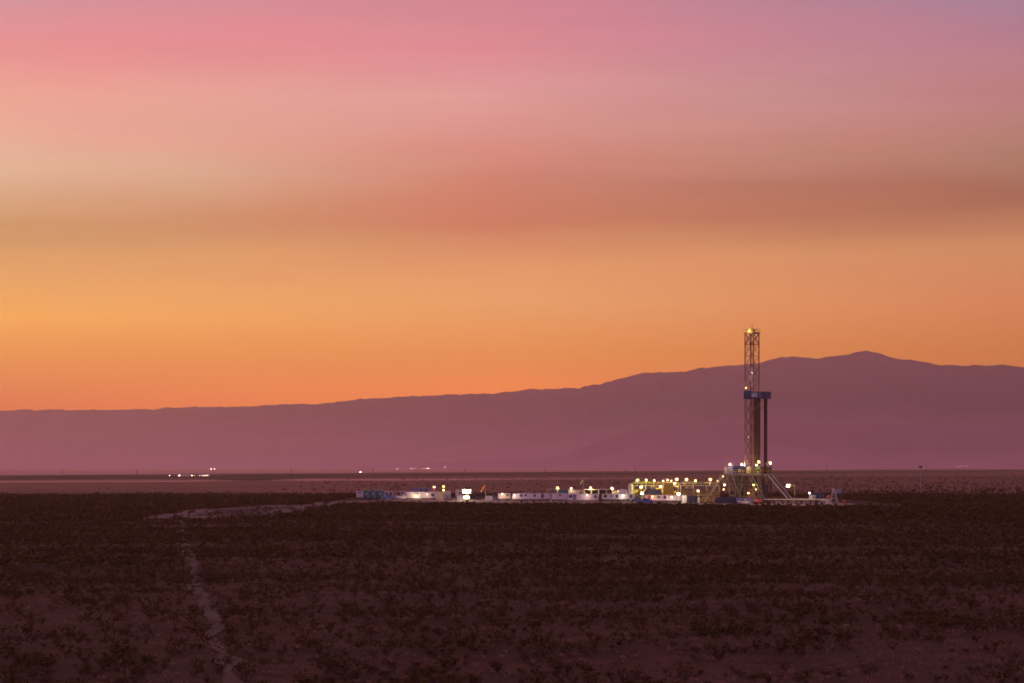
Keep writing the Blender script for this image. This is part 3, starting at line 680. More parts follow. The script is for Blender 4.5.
trailer('office_trailer', 'lavender trailer with a small window at each end and one white lamp on its wall', 567.8, 598.4, 493.9, 970, 3.4, 'taupe', wins=[(570.6,1.1,.85,.62),(595.2,.9,.8,.6)], doors=[(574.6,'steelblue')], lamps=[(587.0,494.9,.42,'pink')])
trailer('site_trailer', 'short yellow-lit trailer behind the lavender trailer, a lamp on its roof', 568.4, 583.8, 489.9, 1006, 3, 'cream', wins=[(580.6,.6,.9,.62)], lamps=[(571.2,488.5,.46,'pink')])
windsock('small pale windsock high above the yellow-lit trailer', 583.2, 480.2, 1004, 'cream', -1, L=1.2, droop=1.1)
def shelter():
    Y = 1000; px0, px1 = 584.4, 612.6; w = (px1-px0)*Y/F; h = AZ(489.2, Y)-PAD_Z
    e = empty('open_shelter', (AX((px0+px1)/2, Y), Y, PAD_Z), 0, 'long open-fronted white steel shelter with four dark bays', 'shelter')
    MB().box(-w/2-.2, w/2+.2, -.3, 4, h-.22, h).build('roof', M['white'], e)
    for px in (584.6, 591.4, 598.6, 606.4, 612.4):
        x = (px-(px0+px1)/2)*Y/F; MB().box(x-.16, x+.16, -.1, .2, 0, h-.222).build('post', M['cream'], e)
    MB().box(-w/2, w/2, 3.8, 3.9, 0, h-.222).build('back_wall', M['dark'], e)
    x = (590.6-(px0+px1)/2)*Y/F; flood(e, (x, -.6, AZ(488.0, Y)-PAD_Z), .46, 'yel', 'roof_lamp', (x, 0, h-.1))
    b = MB()
    for px in (588, 595, 602.5, 609.5):
        x = (px-(px0+px1)/2)*Y/F; b.box(x-.9, x+.9, 1.2, 2.6, 0, 1.1); b.tube((x, 1.9, 1.1), (x, 1.9, 2.4), .3, 10)
    return e
shelter()
trailer('office_trailer', 'lavender-white trailer with four dark windows and a pale lower rail, right of the gap', 602.2, 634.0, 494.0, 966, 3.4, 'taupe', wins=[(605.3,1.0,1.0,.6),(611.4,.6,.6,.6),(617.2,.85,1.1,.58),(630.8,1.0,1.1,.6)], doors=[(625.6,'pale')], lamps=[(622.8,495.5,.44,'wht')], skirt=.9, acs=(609,), stripe=(.92,1.1))
container('skid_box', 'dark low steel box at the right end of the four-window trailer', 634.6, 641.2, 497.6, 962, 3, 'steelblue', doors=False)
container('gap_cabinet', 'dark narrow cabinet filling the gap between two lavender trailers', 598.8, 601.8, 496, 976, 2, 'olive', doors=False, cat='cabinet')
light_pole(612.2, 488.6, 990, 'light pole with a warm lamp at the right end of the open shelter', 'warm', .5)
def round_tank(label, px0, px1, ytop, Y, m):
    w = (px1-px0)*Y/F; h = AZ(ytop, Y)-PAD_Z; r = h/2-.15; e = empty('round_tank', (AX((px0+px1)/2, Y), Y, PAD_Z), 0, label, 'tank')
    b = MB().tube((-w/2+.3, r, r+.3), (w/2-.3, r, r+.3), r, 20).tube((-w/2, r, r+.3), (-w/2+.3, r, r+.3), r*.7, 20, r).tube((w/2-.3, r, r+.3), (w/2, r, r+.3), r, 20, r*.7)
    b.build('shell', M[m], e, smooth=False); MB().tube((0, r, h-.02), (0, r, h+.25), .3, 10).build('hatch', M['galv'], e)
    for x in (-w*.3, w*.3): MB().box(x-.15, x+.15, r*.3, r*1.7, 0, .6).build('saddle', M['dark'], e)
    return e
generator('orange-tan lit pump unit right of the open shelter', 613, 617.4, 490.2, 990, 'tan', 1)
round_tank('white round-ended tank behind the four-window trailer', 617.6, 628, 489.6, 986, 'white')
light_pole(642.0, 493.4, 948, 'short pole with a dazzling white lamp in front of the mud tanks, left', 'tower', .5)
pickup('blue pickup truck parked in front of the trailer with the red door', 646, 916, R(152), 'blue')
trailer('office_trailer', 'long lavender trailer with a red door at its left end, below the dark covered tank', 645.4, 682.2, 495.0, 940, 3.4, 'taupe', wins=[(664.8,.8,1.0,.6),(658.6,.9,.6,.62)], doors=[(649.2,'red')], lamps=[(652.3,496.5,.42,'org'),(671.6,496.9,.42,'pink')], skirt=.8, stripe=(.82,1.0))
light_pole(678.6, 494.0, 934, 'short pole with a dazzling white lamp by the narrow white cabinet', 'tower', .5)
container('white_cabinet', 'tall narrow bright white cabinet between lavender trailer and blue container', 682.6, 686.4, 495.4, 936, 1.6, 'white', doors=False, cat='cabinet')
container('shipping_container', 'blue shipping container turned at an angle beside the tall white cabinet', 687.6, 697.2, 496.0, 940, 5, 'navy', rz=R(-30), w=2.5)
container('shipping_container', 'faded blue container seen end-on against the tall white cabinet', 687.0, 692.4, 496.2, 950, 5, 'steelblue')
def covered_tank():
    Y = 952; px0, px1 = 645, 661.4; w = (px1-px0)*Y/F; h = AZ(489.0, Y)-PAD_Z; e = empty('covered_tank', (AX((px0+px1)/2, Y), Y, PAD_Z), 0, 'dark tarpaulin-covered tank above the trailer with the red door', 'tank')
    MB().box(-w/2, w/2, 0, 3, 0, h-1.9).build('tank_body', M['dark'], e)
    MB().prism([(-w/2-.1,h-1.898),(-w/2,h-.6),(-w/2+.6,h-.1),(-w*.1,h),(w/2-.5,h-.15),(w/2,h-.6),(w/2+.1,h-1.898)], -.1, 3.1).build('cover', M['tarp'], e); return e
covered_tank()

# ------- mud system
def mud_tank(label, px0, px1, Y, lamps, sm='yellow', rail='yellow', top=482.2, sh=1.0):
    w = (px1-px0)*Y/F; xc = AX((px0+px1)/2, Y); e = empty('mud_tank', (xc, Y, PAD_Z), 0, label, 'mud tank', 'steel mud tanks in a row left of the rig'); lx = lambda px: (px-(px0+px1)/2)*Y/F
    t = MB().box(-w/2, w/2, 0, 3.0, .3, 3.0); k = -w/2+.5
    while k < w/2: t.box(k-.08, k+.08, -.14, -.003, .35, 2.95); k += 1.1
    t.build('tank_body', M['tan'], e); MB().box(-w/2-.1, w/2+.1, .2, 2.8, 0, .298).build('skid', M['dark'], e)
    zt = AZ(top, Y)-PAD_Z
    MB().box(-w/2, w/2, -.1, 3.1, zt-1.3, zt-1.18).build('walkway', M['galv'], e)
    r = MB().tube((-w/2,-.1,zt), (w/2,-.1,zt), .06, 6).tube((-w/2,-.1,zt-.55), (w/2,-.1,zt-.55), .045, 6); k = -w/2+.1
    while k < w/2: r.tube((k,-.1,zt-1.18), (k,-.1,zt), .045, 6); k += 1.5
    r.build('handrail', M[rail], e)
    for i in range(4):
        x = -w/2+.3+(w-.6)*i/3; MB().box(x-.12, x+.12, 0.0, .24, 3.002, zt-1.302).build('post', M['galv'], e)
    n = max(2, int(w/3.4))
    for i in range(n):
        x = -w/2 + w*(i+.5)/n; q = MB().prism([(x-1.1,3.2),(x-1.2,3.2+.8*sh),(x-.6,3.2+1.1*sh),(x+1.0,3.2+.9*sh),(x+1.2,3.2)], .6, 2.2); q.box(x-1.25, x-1.1, .5, 2.3, 3.1, 3.2+1.2*sh).box(x+1.1, x+1.25, .5, 2.3, 3.1, 3.2+.9*sh).box(x-.9, x+.9, .45, .59, 3.25, 3.5)
        q = q.build('shale_shaker', M[sm], e); MB().box(x-.5, x+.3, .8, 1.4, 3.2+1.14*sh, 3.2+1.5*sh).build('motor', M['dark'], q)
    p = MB().tube((-w/2,-.35,3.35), (w/2,-.35,3.35), .16, 8).tube((-w/2,-.35,1.4), (w/2,-.35,1.4), .12, 8)
    for i in range(n*2): x = -w/2+.6+(w-1.2)*i/(2*n-1); p.tube((x,-.35,1.4), (x,-.35,3.35), .1, 6)
    p.build('pipework', M['yellow' if rail == 'yellow' else 'rust'], e)
    rq = random.Random(int(px0*7)); p2 = MB(); p3 = MB()
    for i in range(int(w*2.6)):
        x = -w/2+w*rq.random(); z = rq.uniform(.5, zt-1.5); L = rq.uniform(.5, 2.2); y = rq.uniform(-1.2, -.25); t = rq.choice((p2, p3)); rr = rq.uniform(.05, .12)
        if rq.random() < .5: t.tube((x, y, z), (min(w/2, x+L), y, z), rr, 6)
        else: t.tube((x, y, max(0, z-L)), (x, y, z), rr, 6)
        if rq.random() < .3: t.box(x-.25, x+.25, y-.2, y+.2, z, z+.5)
    p2.build('valve_run', M['tan' if sm != 'yellow' else 'yellow'], e); p3.build('hose_run', M['dark'], e)
    for px, py, rr, kd in lamps:
        x = lx(px); z = AZ(py, Y)-PAD_Z; flood(e, (x, -.75, z), rr, kd, 'floodlight', (x, -.1, min(z-.1, zt-.8)))
    return e
mud_tank('yellow-railed mud tank at the left end of the row under two greenish lamps', 633, 652.4, 968, [(637.5,480.2,.44,'grn'),(646.0,480.2,.40,'grn'),(641.2,487.2,.52,'yel'),(631.8,489.0,.48,'warm')])
mud_tank('middle mud tank behind the dark covered tank, with the yellow hopper before it', 653.2, 679, 968, [(654.2,480.6,.36,'yel'),(663.0,480.9,.36,'pink'),(667.4,480.0,.38,'pink'),(671.2,480.8,.30,'pink'),(676.7,479.4,.50,'warm'),(674.5,483.4,.48,'yel'),(660.6,486.7,.50,'yel')])
mud_tank('mud tank at the right end of the row, nearest the rig, brown pipework beneath', 679.8, 720, 968, [(686.4,479.6,.48,'yel'),(695.5,480.7,.42,'yel'),(710.2,479.7,.52,'yel'),(717.7,480.9,.38,'pink')], rail='tan', sm='rust', sh=.8)
def frame_screen():
    Y = 966; px0, px1 = 628.6, 633; w = (px1-px0)*Y/F; h = AZ(483.4, Y)-PAD_Z; e = empty('tall_tank', (AX((px0+px1)/2, Y), Y, PAD_Z), 0, 'tall pale upright tank at the left end of the mud tanks', 'tank')
    MB().tube((0,.8,.3), (0,.8,h-.3), w/2, 16).tube((0,.8,h-.3), (0,.8,h), w/2, 16, w*.25).build('shell', M['cream'], e); MB().box(-w/2, w/2, .1, 1.5, 0, .298).build('base', M['dark'], e)
    l = MB()
    for x in (-.2, .2): l.tube((x,-.1,.2), (x,-.1,h), .03, 5)
    for i in range(18): l.tube((-.2,-.1,.4+i*.35), (.2,-.1,.4+i*.35), .02, 5)
    l.build('ladder', M['galv'], e)
frame_screen()
def hopper():
    Y = 956; px0, px1 = 663.6, 673.4; w = (px1-px0)*Y/F; h = AZ(483.4, Y)-PAD_Z; e = empty('yellow_hopper', (AX((px0+px1)/2, Y), Y, PAD_Z), 0, 'big yellow ribbed hopper standing above the trailer with the red door', 'hopper')
    b = MB().prism([(-w*.25,1.2),(-w/2,3.0),(-w/2,h),(w/2,h),(w/2,3.0),(w*.25,1.2)], 0, 2.6)
    for i in range(6): x = -w/2+.2+(w-.4)*i/5; b.box(x-.06, x+.06, -.1, -.003, 3.05, h-.05)
    b.build('bin', M['yellow'], e)
    for x in (-w*.42, w*.42):
        for y in (.3, 2.3): MB().tube((x,y,0), (x,y,3.1), .1, 8).build('leg', M['yellow'], e)
    MB().box(-w/2-.1, w/2+.1, -.15, 2.7, h+.002, h+.12).build('rim', M['tan'], e)
hopper()
def mud_pump(label, px0, px1, Y, m):
    w = (px1-px0)*Y/F; e = empty('mud_pump', (AX((px0+px1)/2, Y), Y, PAD_Z), 0, label, 'pump', 'mud pumps left of the rig')
    MB().box(-w/2, w/2, 0, 2.4, 0, .4).build('skid', M['dark'], e)
    MB().prism([(-w*.1,.402),(-w*.1,2.0),(w*.1,2.5),(w*.42,2.3),(w*.46,.402)], .2, 2.2).build('power_end', M[m], e)
    f = MB()
    for y in (.5, 1.2, 1.9): f.tube((-w*.4,y,.9), (-w*.1,y,.9), .26, 10).tube((-w*.38,y,.9), (-w*.38,y,1.9), .2, 8)
    f.build('fluid_end', M['rust'], e)
    MB().ball((-w*.3,1.2,2.7), .5).build('pulsation_dampener', M['yellow'], e)
    MB().tube((w*.2,.0,1.5), (w*.2,.18,1.5), .7, 16).build('sheave_guard', M['yellow'], e)
mud_pump('mud pump nearer the blue container, brown with a yellow dampener', 698, 708.5, 952, 'tan')
mud_pump('mud pump nearer the rig stairs, rusty with a yellow dampener', 709.5, 720, 950, 'rust')
def manifold():
    Y = 938; e = empty('choke_manifold', (AX(706.5, Y), Y, PAD_Z), 0, 'tangle of yellow and rusty valves and pipes in front of the mud pumps', 'manifold')
    MB().box(-2.8, 2.8, 0, 1.6, 0, .25).build('skid', M['rust'], e); p = MB(); v = MB(); q = random.Random(3)
    for i in range(6):
        x = -2.4+.95*i; p.tube((x,.4,.25), (x,.4,1.9+.4*q.random()), .12, 8); p.tube((x,1.2,.25), (x,1.2,2.2+q.random()*.8), .1, 8); v.ball((x,.35,.9), .27); v.ball((x,.35,1.6), .22)
        v.tube((x,.05,.9), (x,.1,.9), .3, 12)
    p.tube((-2.6,.4,1.25), (2.6,.4,1.25), .14, 8).tube((-2.6,1.2,2.1), (2.6,1.2,2.1), .12, 8).build('pipework', M['rust'], e); v.build('valve', M['yellow'], e)
manifold()
def drum(label, px, Y, m, h=1.9, r=.42):
    e = empty('steel_drum', (AX(px, Y), Y, PAD_Z), 0, label, 'drum')
    b = MB().tube((0,0,0), (0,0,h), r, 16)
    for z in (.02, h*.34, h*.66, h-.06): b.tube((0,0,z), (0,0,z+.05), r*1.05, 16)
    b.build('barrel', M[m], e); MB().tube((0,0,h+.002), (0,0,h+.05), r*.9, 16).build('lid', M['pale'], e)
drum('white upright drum just right of the blue shipping container', 698.8, 932, 'white')
drum('pale pinkish upright drum at the left end of the dark blue bin', 713.6, 930, 'rose', 2.2, .4)
light_pole(698.2, 491.0, 930, 'light pole with one warm lamp above the white drum', 'warm', .44)
container('roll_off_bin', 'long dark blue open bin in front of the rig stairs', 716.2, 736, 497.2, 926, 2.6, 'navy', open_top=True, doors=False, cat='bin')
pickup('white pickup truck in front of the rig, right of the dark blue bin', 743.6, 896, R(58), 'white')
container('mat_stack', 'dark violet-blue low container between the dark blue bin and the red pump', 736.6, 752.6, 497.8, 924, 2.6, 'steelblue', doors=False)
def red_pump():
    Y = 912; e = empty('red_pump_unit', (AX(757.4, Y), Y, PAD_Z), 0, 'bright red pump unit with a small tank in front of the rig', 'pump')
    MB().box(-1.6, 1.6, 0, 1.5, 0, .3).build('skid', M['red'], e); MB().tube((-1.2,.75,1.15), (.4,.75,1.15), .75, 18).build('tank', M['red'], e)
    MB().box(.5, 1.5, .2, 1.3, .302, 1.5).build('motor', M['red'], e); MB().box(-1.3, .5, -.06, -.02, .95, 1.15).build('stripe', M['white'], e)
    MB().tube((1.0,.75,1.5), (1.0,.75,2.2), .1, 8).build('exhaust', M['rust'], e)
red_pump()

# ---------------------------------------------------------------- drilling rig (u along the catwalk, v away)
RY = 930.0; RX = AX(752, RY); PSI = R(-38)
rig = empty('drilling_rig', (RX, RY, PAD_Z), PSI, 'tall drilling rig with a lattice mast, blue racking board and lit floor', 'drilling rig')
RZ = lambda py: AZ(py, RY) - PAD_Z
FL = RZ(473.2)
def rp(mb, name, m, parent=None): return mb.build(name, M[m], parent or rig)
U0, U1, V0, V1 = -7.2, 6.2, -4.0, 3.2
f = MB().box(U0, U1, V0, V1, FL-.25, FL)
f.box(U0, U1, V0-.05, V0+.2, FL-.75, FL-.253).box(U0, U1, V1-.2, V1+.05, FL-.75, FL-.253).box(U0-.05, U0+.2, V0+.2, V1-.2, FL-.75, FL-.253).box(U1-.2, U1+.05, V0+.2, V1-.2, FL-.75, FL-.253)
rp(f, 'drill_floor', 'rampsteel')
# substructure boxes
for v in (V0+.35, V1-.35):
    s = MB().box(U0+.1, U1+.1, v-.3, v+.3, 0, .5).box(U0+.1, U1, v-.25, v+.25, FL-1.1, FL-.752)
    us = [U0+.5, -4.0, -.6, 2.8, U1-.4]
    for i, u in enumerate(us): w = .55 if i in (1, 3) else .32; s.box(u-w/2, u+w/2, v-.22, v+.22, .5, FL-1.1)
    for i in range(4):
        a, b = us[i], us[i+1]
        s.bar((a, v, .6), (b, v, FL-1.2), .16) if i % 2 else s.bar((b, v, .6), (a, v, FL-1.2), .16)
    s.bar((U0+.5, v, FL*.5), (U1-.4, v, FL*.5), .18); rp(s, 'substructure_side', 'rigdark')
s = MB()
for u in (U0+.5, -.6, U1-.4):
    s.bar((u, V0+.6, FL-1.0), (u, V1-.6, FL-1.0), .25); s.bar((u, V0+.6, .7), (u, V1-.6, FL-1.2), .14); s.bar((u, V1-.6, .7), (u, V0+.6, FL-1.2), .14); s.bar((u, V0+.6, .35), (u, V1-.6, .35), .25)
rp(s, 'spreader', 'rigdark')
for (a, b) in (((-5.4,V0-.1,FL-.8),(-2.2,V0-.1,2.4)), ((-1.0,V0-.1,FL-.9),(-2.4,V0-.1,2.0)), ((1.2,V0-.1,FL-.8),(6.6,V0-.1,1.2)), ((2.6,V0-.15,FL-.8),(7.8,V0-.15,1.6))):
    rp(MB().bar(a, b, .24), 'brace', 'rampsteel')
for u, v, du, dv, h, m_ in ((-3.2,-.5,1.9,1.6,4.4,'dark'), (3.4,.8,1.8,1.2,6.0,'dark'), (-5.7,.5,1.1,1.8,3.6,'olive'), (.6,2.2,1.8,.6,6.6,'dark')):  # boxes added as infill to darken the space below the floor
    q = MB().box(u-du, u+du, v-dv, v+dv, 0, h).box(u-du*.6, u+du*.6, v-dv*.6, v+dv*.6, h+.002, h+.7); q.tube((u, v, h+.7), (u, v, FL-1.2), .18, 8); rp(q, 'dark_infill', m_)
s = MB()
for i in range(14):
    u = -6.6+12.4*random.random(); v = V0+.9+5.6*random.random(); s.tube((u, v, .3), (u+random.uniform(-2,2), v, FL-1.0), .1, 6)
for z in (2.6, 4.4, 6.6): s.tube((U0+.3, V0+1.2, z), (U1-.3, V0+1.2+random.random(), z+random.uniform(-.6,.6)), .13, 8)
rp(s, 'pipework', 'tan')
# mast
MW = 1.7; MT = RZ(333.2)
leg = MB()
for su in (-1, 1):
    for sv in (-1, 1): leg.box(su*MW-.16, su*MW+.16, sv*MW-.16, sv*MW+.16, FL, MT)
mast = rp(leg, 'mast', 'mast')
zs = [FL+.3]; bays = [(344.2, MT)]
z = MT; levels = [MT-.1, RZ(344.2)]
z = levels[-1]
while z > FL+4.2: z -= 4.05; levels.append(z)
g = MB()
for i, z in enumerate(levels):
    t = .26 if i < 2 else .13
    for sv in (-1, 1): g.bar((-MW, sv*MW, z), (MW, sv*MW, z), t)
    for su in (-1, 1): g.bar((su*MW, -MW, z), (su*MW, MW, z), t)
rp(g, 'girt', 'mast', mast)
x = MB()
for i in range(len(levels)-1):
    a, b = levels[i], levels[i+1]; t = .17 if i == 0 else .15
    sides = [((-MW,-MW),(MW,-MW)), ((MW,-MW),(MW,MW)), ((MW,MW),(-MW,MW)), ((-MW,MW),(-MW,-MW))]
    for k, (p, q) in enumerate(sides):
        if i == 0 or (i in (5, 6) and k < 2) or k >= 2 or (a < RZ(396) and k == 0):
            x.bar((*p, a), (*q, b), t)
            if i == 0 or a < RZ(396): x.bar((*q, a), (*p, b), t)
        elif i % 2: x.bar((*p, a), (*q, b), .11)
rp(x, 'lattice', 'mast', mast)
ld = MB()
for v in (-.25, .25): ld.tube((-MW-.3, v, FL+.5), (-MW-.3, v, MT), .04, 5)
k = FL+.8
while k < MT: ld.tube((-MW-.3, -.25, k), (-MW-.3, .25, k), .025, 5); k += .5
rp(ld, 'ladder', 'galv', mast)
# crown
c = MB().box(-MW-.3, MW+.3, -MW-.3, MW+.3, MT+.002, MT+.3); crown = rp(c, 'crown', 'mast')
b = MB().prism([(-1.4,MT+.302),(-1.0,MT+1.25),(-.2,MT+1.7),(.45,MT+1.5),(.9,MT+.302)], -.8, .8); b.tube((-.3,-.85,MT+.95), (-.3,.85,MT+.95), .7, 18); rp(b, 'crown_block', 'yellow', crown)
h = MB(); zt = MT+1.35
for p, q in (((-2,-2),(2,-2)), ((2,-2),(2,2)), ((2,2),(-2,2)), ((-2,2),(-2,-2))):
    h.tube((*p, zt), (*q, zt), .06, 6).tube((*p, MT+.8), (*q, MT+.8), .05, 6)
    for t in (0, .5): h.tube((p[0]+(q[0]-p[0])*t, p[1]+(q[1]-p[1])*t, MT+.3), (p[0]+(q[0]-p[0])*t, p[1]+(q[1]-p[1])*t, zt), .06, 6)
rp(h, 'handrail', 'yellow', crown)
rp(MB().tube((.1,0,MT+1.6), (.1,0,MT+3.1), .06, 6).ball((.1,0,MT+2.5), .16), 'aerial', 'dark', crown)
# travelling gear and lines
ZB = RZ(371)
tb = MB().prism([(-.7,ZB-.9),(-.55,ZB+1.2),(0,ZB+1.5),(.55,ZB+1.2),(.7,ZB-.9)], -.35, .35); tb.tube((0,-.42,ZB+.4), (0,.42,ZB+.4), .75, 18); blk = rp(tb, 'travelling_block', 'pale', mast)
td = MB().box(-.55, .55, -.5, .5, ZB-3.4, ZB-1.3).tube((0,0,ZB-5.2), (0,0,ZB-3.4), .2, 10).tube((0,0,ZB-1.3), (0,0,ZB-.9), .16, 8); rp(td, 'top_drive', 'cream', mast)
ln = MB()
for u in (-.4, -.2, 0.05, .25, .45): ln.tube((u, .1, ZB+1.0), (u*1.4, .1, MT), .035, 5)
ln.tube((-.9,1.2,FL), (-.6,.8,MT), .04, 5).tube((1.1,1.2,FL), (.7,.8,MT), .04, 5); rp(ln, 'drill_line', 'dark', mast)
rp(MB().tube((1.35,1.3,FL), (1.35,1.3,RZ(380)), .11, 8), 'standpipe', 'yellow', mast)
ho = MB(); P = Vector((1.35,1.3,RZ(400)))
for i in range(12):
    t = (i+1)/12; q = Vector((1.35*(1-t), 1.3*(1-t)-.55*t, RZ(400)-9*sin(pi*t*.8)+ (ZB-2-RZ(400))*t**3)); ho.tube(P, q, .09, 6); P = q
rp(ho, 'mud_hose', 'dark', mast)
dp = MB().tube((0,0,FL), (0,0,ZB-5.2), .085, 8); rp(dp, 'drill_string', 'pipe', mast)
# racking board
ZR0, ZR1 = RZ(398.6), RZ(392.0)
bd = MB().box(-1.9, 6.3, -1.95, 1.95, ZR0, ZR0+.14); board = rp(bd, 'racking_board', 'galv')
wl = MB().box(1.02, 6.3, -2.05, -1.96, ZR0-.05, ZR1).box(6.3, 6.39, -2.05, 2.05, ZR0-.05, ZR1).box(1.02, 6.3, 1.96, 2.05, ZR0-.05, ZR1)
rp(wl, 'wind_wall', 'navy', board)
wl = MB().box(-2.05, 1.0, -2.06, -1.96, ZR0-.15, ZR1+.45).box(-2.05, -1.96, -1.95, 1.95, ZR0-.15, ZR1+.45); rp(wl, 'wind_wall', 'navy', board)
# the pale worn marks on the board's face: a light panel with blurred, unreadable strokes
rp(MB().box(1.15, 3.7, -2.085, -2.053, ZR0+.35, ZR1-.15), 'sign_panel', 'steelblue', board)
st = MB()
for u0 in (1.35, 1.85, 2.35, 3.0): st.box(u0, u0+.16, -2.115, -2.088, ZR0+.55, ZR0+1.6)
st.box(1.51, 1.85, -2.115, -2.088, ZR0+1.0, ZR0+1.16).box(2.51, 3.0, -2.115, -2.088, ZR0+1.44, ZR0+1.6).box(2.51, 3.0, -2.115, -2.088, ZR0+1.0, ZR0+1.14)
rp(st, 'sign_mark', 'white', board)
ft = MB().box(4.4, 4.6, -2.14, -2.07, ZR0+.2, ZR1-.1).box(4.7, 4.8, -2.14, -2.07, ZR0+.2, ZR1-.1)
for i in range(4): ft.box(4.3, 4.9, -2.18, -2.142, ZR0+.4+i*.45, ZR0+.5+i*.45)
rp(ft, 'ladder_hatch', 'tan', board)
tl = MB()
for u in (2.3, 3.4, 4.4, 5.4, 6.2): tl.tube((u,-2.0,ZR1), (u,-2.0,ZR1+.55), .05, 5)
tl.tube((2.3,-2.0,ZR1+.55), (6.2,-2.0,ZR1+.55), .045, 5); rp(tl, 'handrail', 'yellow', board)
rp(MB().bar((1.7,-1.7,ZR0-4.5), (5.9,-1.7,ZR0), .14).bar((1.7,1.7,ZR0-4.5), (5.9,1.7,ZR0), .14), 'strut', 'mast', board)
# doghouse and floor equipment
dh = rp(MB().box(-4.9, -.1, V0+.02, V0+2.4, FL+.002, FL+2.45), 'doghouse', 'navy')
rp(MB().box(-5.0, 0, V0-.1, V0+2.5, FL+2.452, FL+2.6), 'roof', 'steelblue', dh)
rp(MB().box(-.098, -.06, V0+.5, V0+1.6, FL+.1, FL+2.1), 'door', 'steelblue', dh)
for u0, u1 in ((-4.3,-3.4), (-1.5,-.6)): rp(MB().box(u0, u1, V0-.02, V0+.018, FL+1.25, FL+2.0), 'window', 'glass', dh)
rp(MB().box(-3.1, -2.0, V0-.02, V0+.018, FL+.5, FL+1.4), 'sign_panel', 'tan', dh)
rp(MB().box(-7.15, -5.2, V0+.02, V0+2.2, FL+.002, FL+2.5), 'control_cabin', 'steelblue')
hr = MB()
for u in [U0+.1+i*1.5 for i in range(10)]:
    if u < U1: hr.tube((u, V0-.02, FL), (u, V0-.02, FL+1.1), .05, 5)
for z in (.55, 1.1): hr.tube((U0, V0-.02, FL+z), (U1, V0-.02, FL+z), .045, 5).tube((U1, V0, FL+z), (U1, V1, FL+z), .045, 5)
rp(hr, 'handrail', 'yellow')
dw = MB().box(2.6, 5.9, V0+.3, V0+2.0, FL+.002, FL+.7).tube((2.9,V0+1.1,FL+1.5), (5.6,V0+1.1,FL+1.5), .95, 20); rp(dw, 'drawworks', 'olive')
rp(MB().box(4.0, 6.1, .6, 2.9, FL+.002, FL+2.2), 'equipment_house', 'olive')
rp(MB().box(.3, 1.4, V0+.2, V0+1.0, FL+.002, FL+2.3), 'driller_panel', 'cream')
# landing, stairs
ld = MB().box(-9.3, -7.25, V0-.1, V0+1.6, FL-.35, FL-.15).box(-9.2, -9.0, V0, V0+.2, FL-4.2, FL-.35); ld.bar((-9.1,V0+.1,FL-4.2), (-7.1,V0+.1,FL-1.0), .2)
for u in (-9.25, -8.3, -7.4): ld.tube((u,V0-.08,FL-.15), (u,V0-.08,FL+1.0), .05, 5)
ld.tube((-9.25,V0-.08,FL+1.0), (-7.3,V0-.08,FL+1.0), .05, 5); rp(ld, 'landing', 'rampsteel')
rp(MB().box(-8.9, -7.7, V0+.3, V0+1.3, FL-.148, FL+2.1), 'cabinet', 'cream')
def stairs(p, q, w, name='stairs', m='rigdark', n=26):
    s = MB(); p = Vector(p); q = Vector(q)
    for dv in (-w/2, w/2):
        o = Vector((0, dv, 0)); rp(MB().bar(p+o, q+o, .1, .34).tube(p+o+Vector((0,0,1)), q+o+Vector((0,0,1)), .05, 5), 'stringer', 'tan')
        for i in range(0, 9): a = p.lerp(q, i/8)+o; s.tube(a, a+Vector((0,0,1)), .035, 5)
    for i in range(n): a = p.lerp(q, (i+.5)/n); s.box(a.x-.13, a.x+.13, a.y-w/2+.05, a.y+w/2-.05, a.z-.02, a.z+.02)
    return rp(s, name, m)
stairs((-8.4,V0-.75,FL-.3), (-16.2,V0-.75,.1), 1.0)
stairs((-3.0,V1+.7,FL-.3), (-10.4,V1+.7,.1), 1.0)
# v-door ramp
r = MB()
for i in range(9): t = (i+.5)/9; r.bar((U1+.1+(8.4)*t, -.6, FL-.25+(1.75-FL)*t), (U1+.1+8.4*t, 1.8, FL-.25+(1.75-FL)*t), .14)
r.add([(U1+.1,-.55,FL-.15),(U1+.1,1.75,FL-.15),(14.6,1.75,1.7),(14.6,-.55,1.7)], [(0,1,2,3)]); rmp = rp(r, 'ramp', 'rigdark')
for v in (-.7, 1.9): rp(MB().bar((U1+.1, v, FL-.1), (14.6, v, 1.75), .26, .42), 'side_rail', 'galv', rmp)
# flag on the floor corner
fp = MB().tube((-8.6,V0+.9,FL), (-8.6,V0+.9,RZ(455.5)), .05, 6); sock = rp(fp, 'windsock_pole', 'galv')
q = MB(); P = Vector((-8.5,V0+.9,RZ(455.6)))
for i in range(4):
    n = P+Vector((-.42,.3,-.22)); q.tube(P, n, .27-.03*i, 8, .27-.03*(i+1)); P = n
rp(q, 'sock', 'orange', sock)
# rig lamps, plus one added inside to brighten the lower mast
RL = [(-6.1,V0-.5,464.5,.52,'pink'), (-1.3,V0-.5,464.4,.48,'pink'), (-.1,V0-.5,465.4,.3,'pink'), (5.6,V0-.5,462.0,.46,'yel'), (4.7,V0-.6,465.2,.40,'yel'), (5.9,2.2,463.1,.50,'warm'), (-1.9,V0+2.6,463.6,.23,'mast'),
      (-8.2,V0-.6,485.0,.42,'sub'), (3.7,V0-.8,484.8,.40,'sub'), (4.6,V0-.7,489.2,.32,'org'), (1.6,V0-.8,493.1,.36,'sub'), (-8.9,V0-.4,476.4,.26,'pink'), (-8.8,V0-.2,489.5,.26,'yel'), (1.0,V0+.3,437,.14,'org'), (4.2,1.5,476,.24,'pink')]
flood(crown, (.2, -2.0, MT+.75), .27, 'yel', 'floodlight', (-1.6, -2.0, MT+.3))
flood(board, (-.9, -2.3, ZR1+1.4), .2, 'yel', 'floodlight', (-.9, -2.0, ZR1+.4)); flood(mast, (1.0, -1.5, RZ(373)), .18, 'pink', 'floodlight', (1.5, -1.5, RZ(373)-.2))
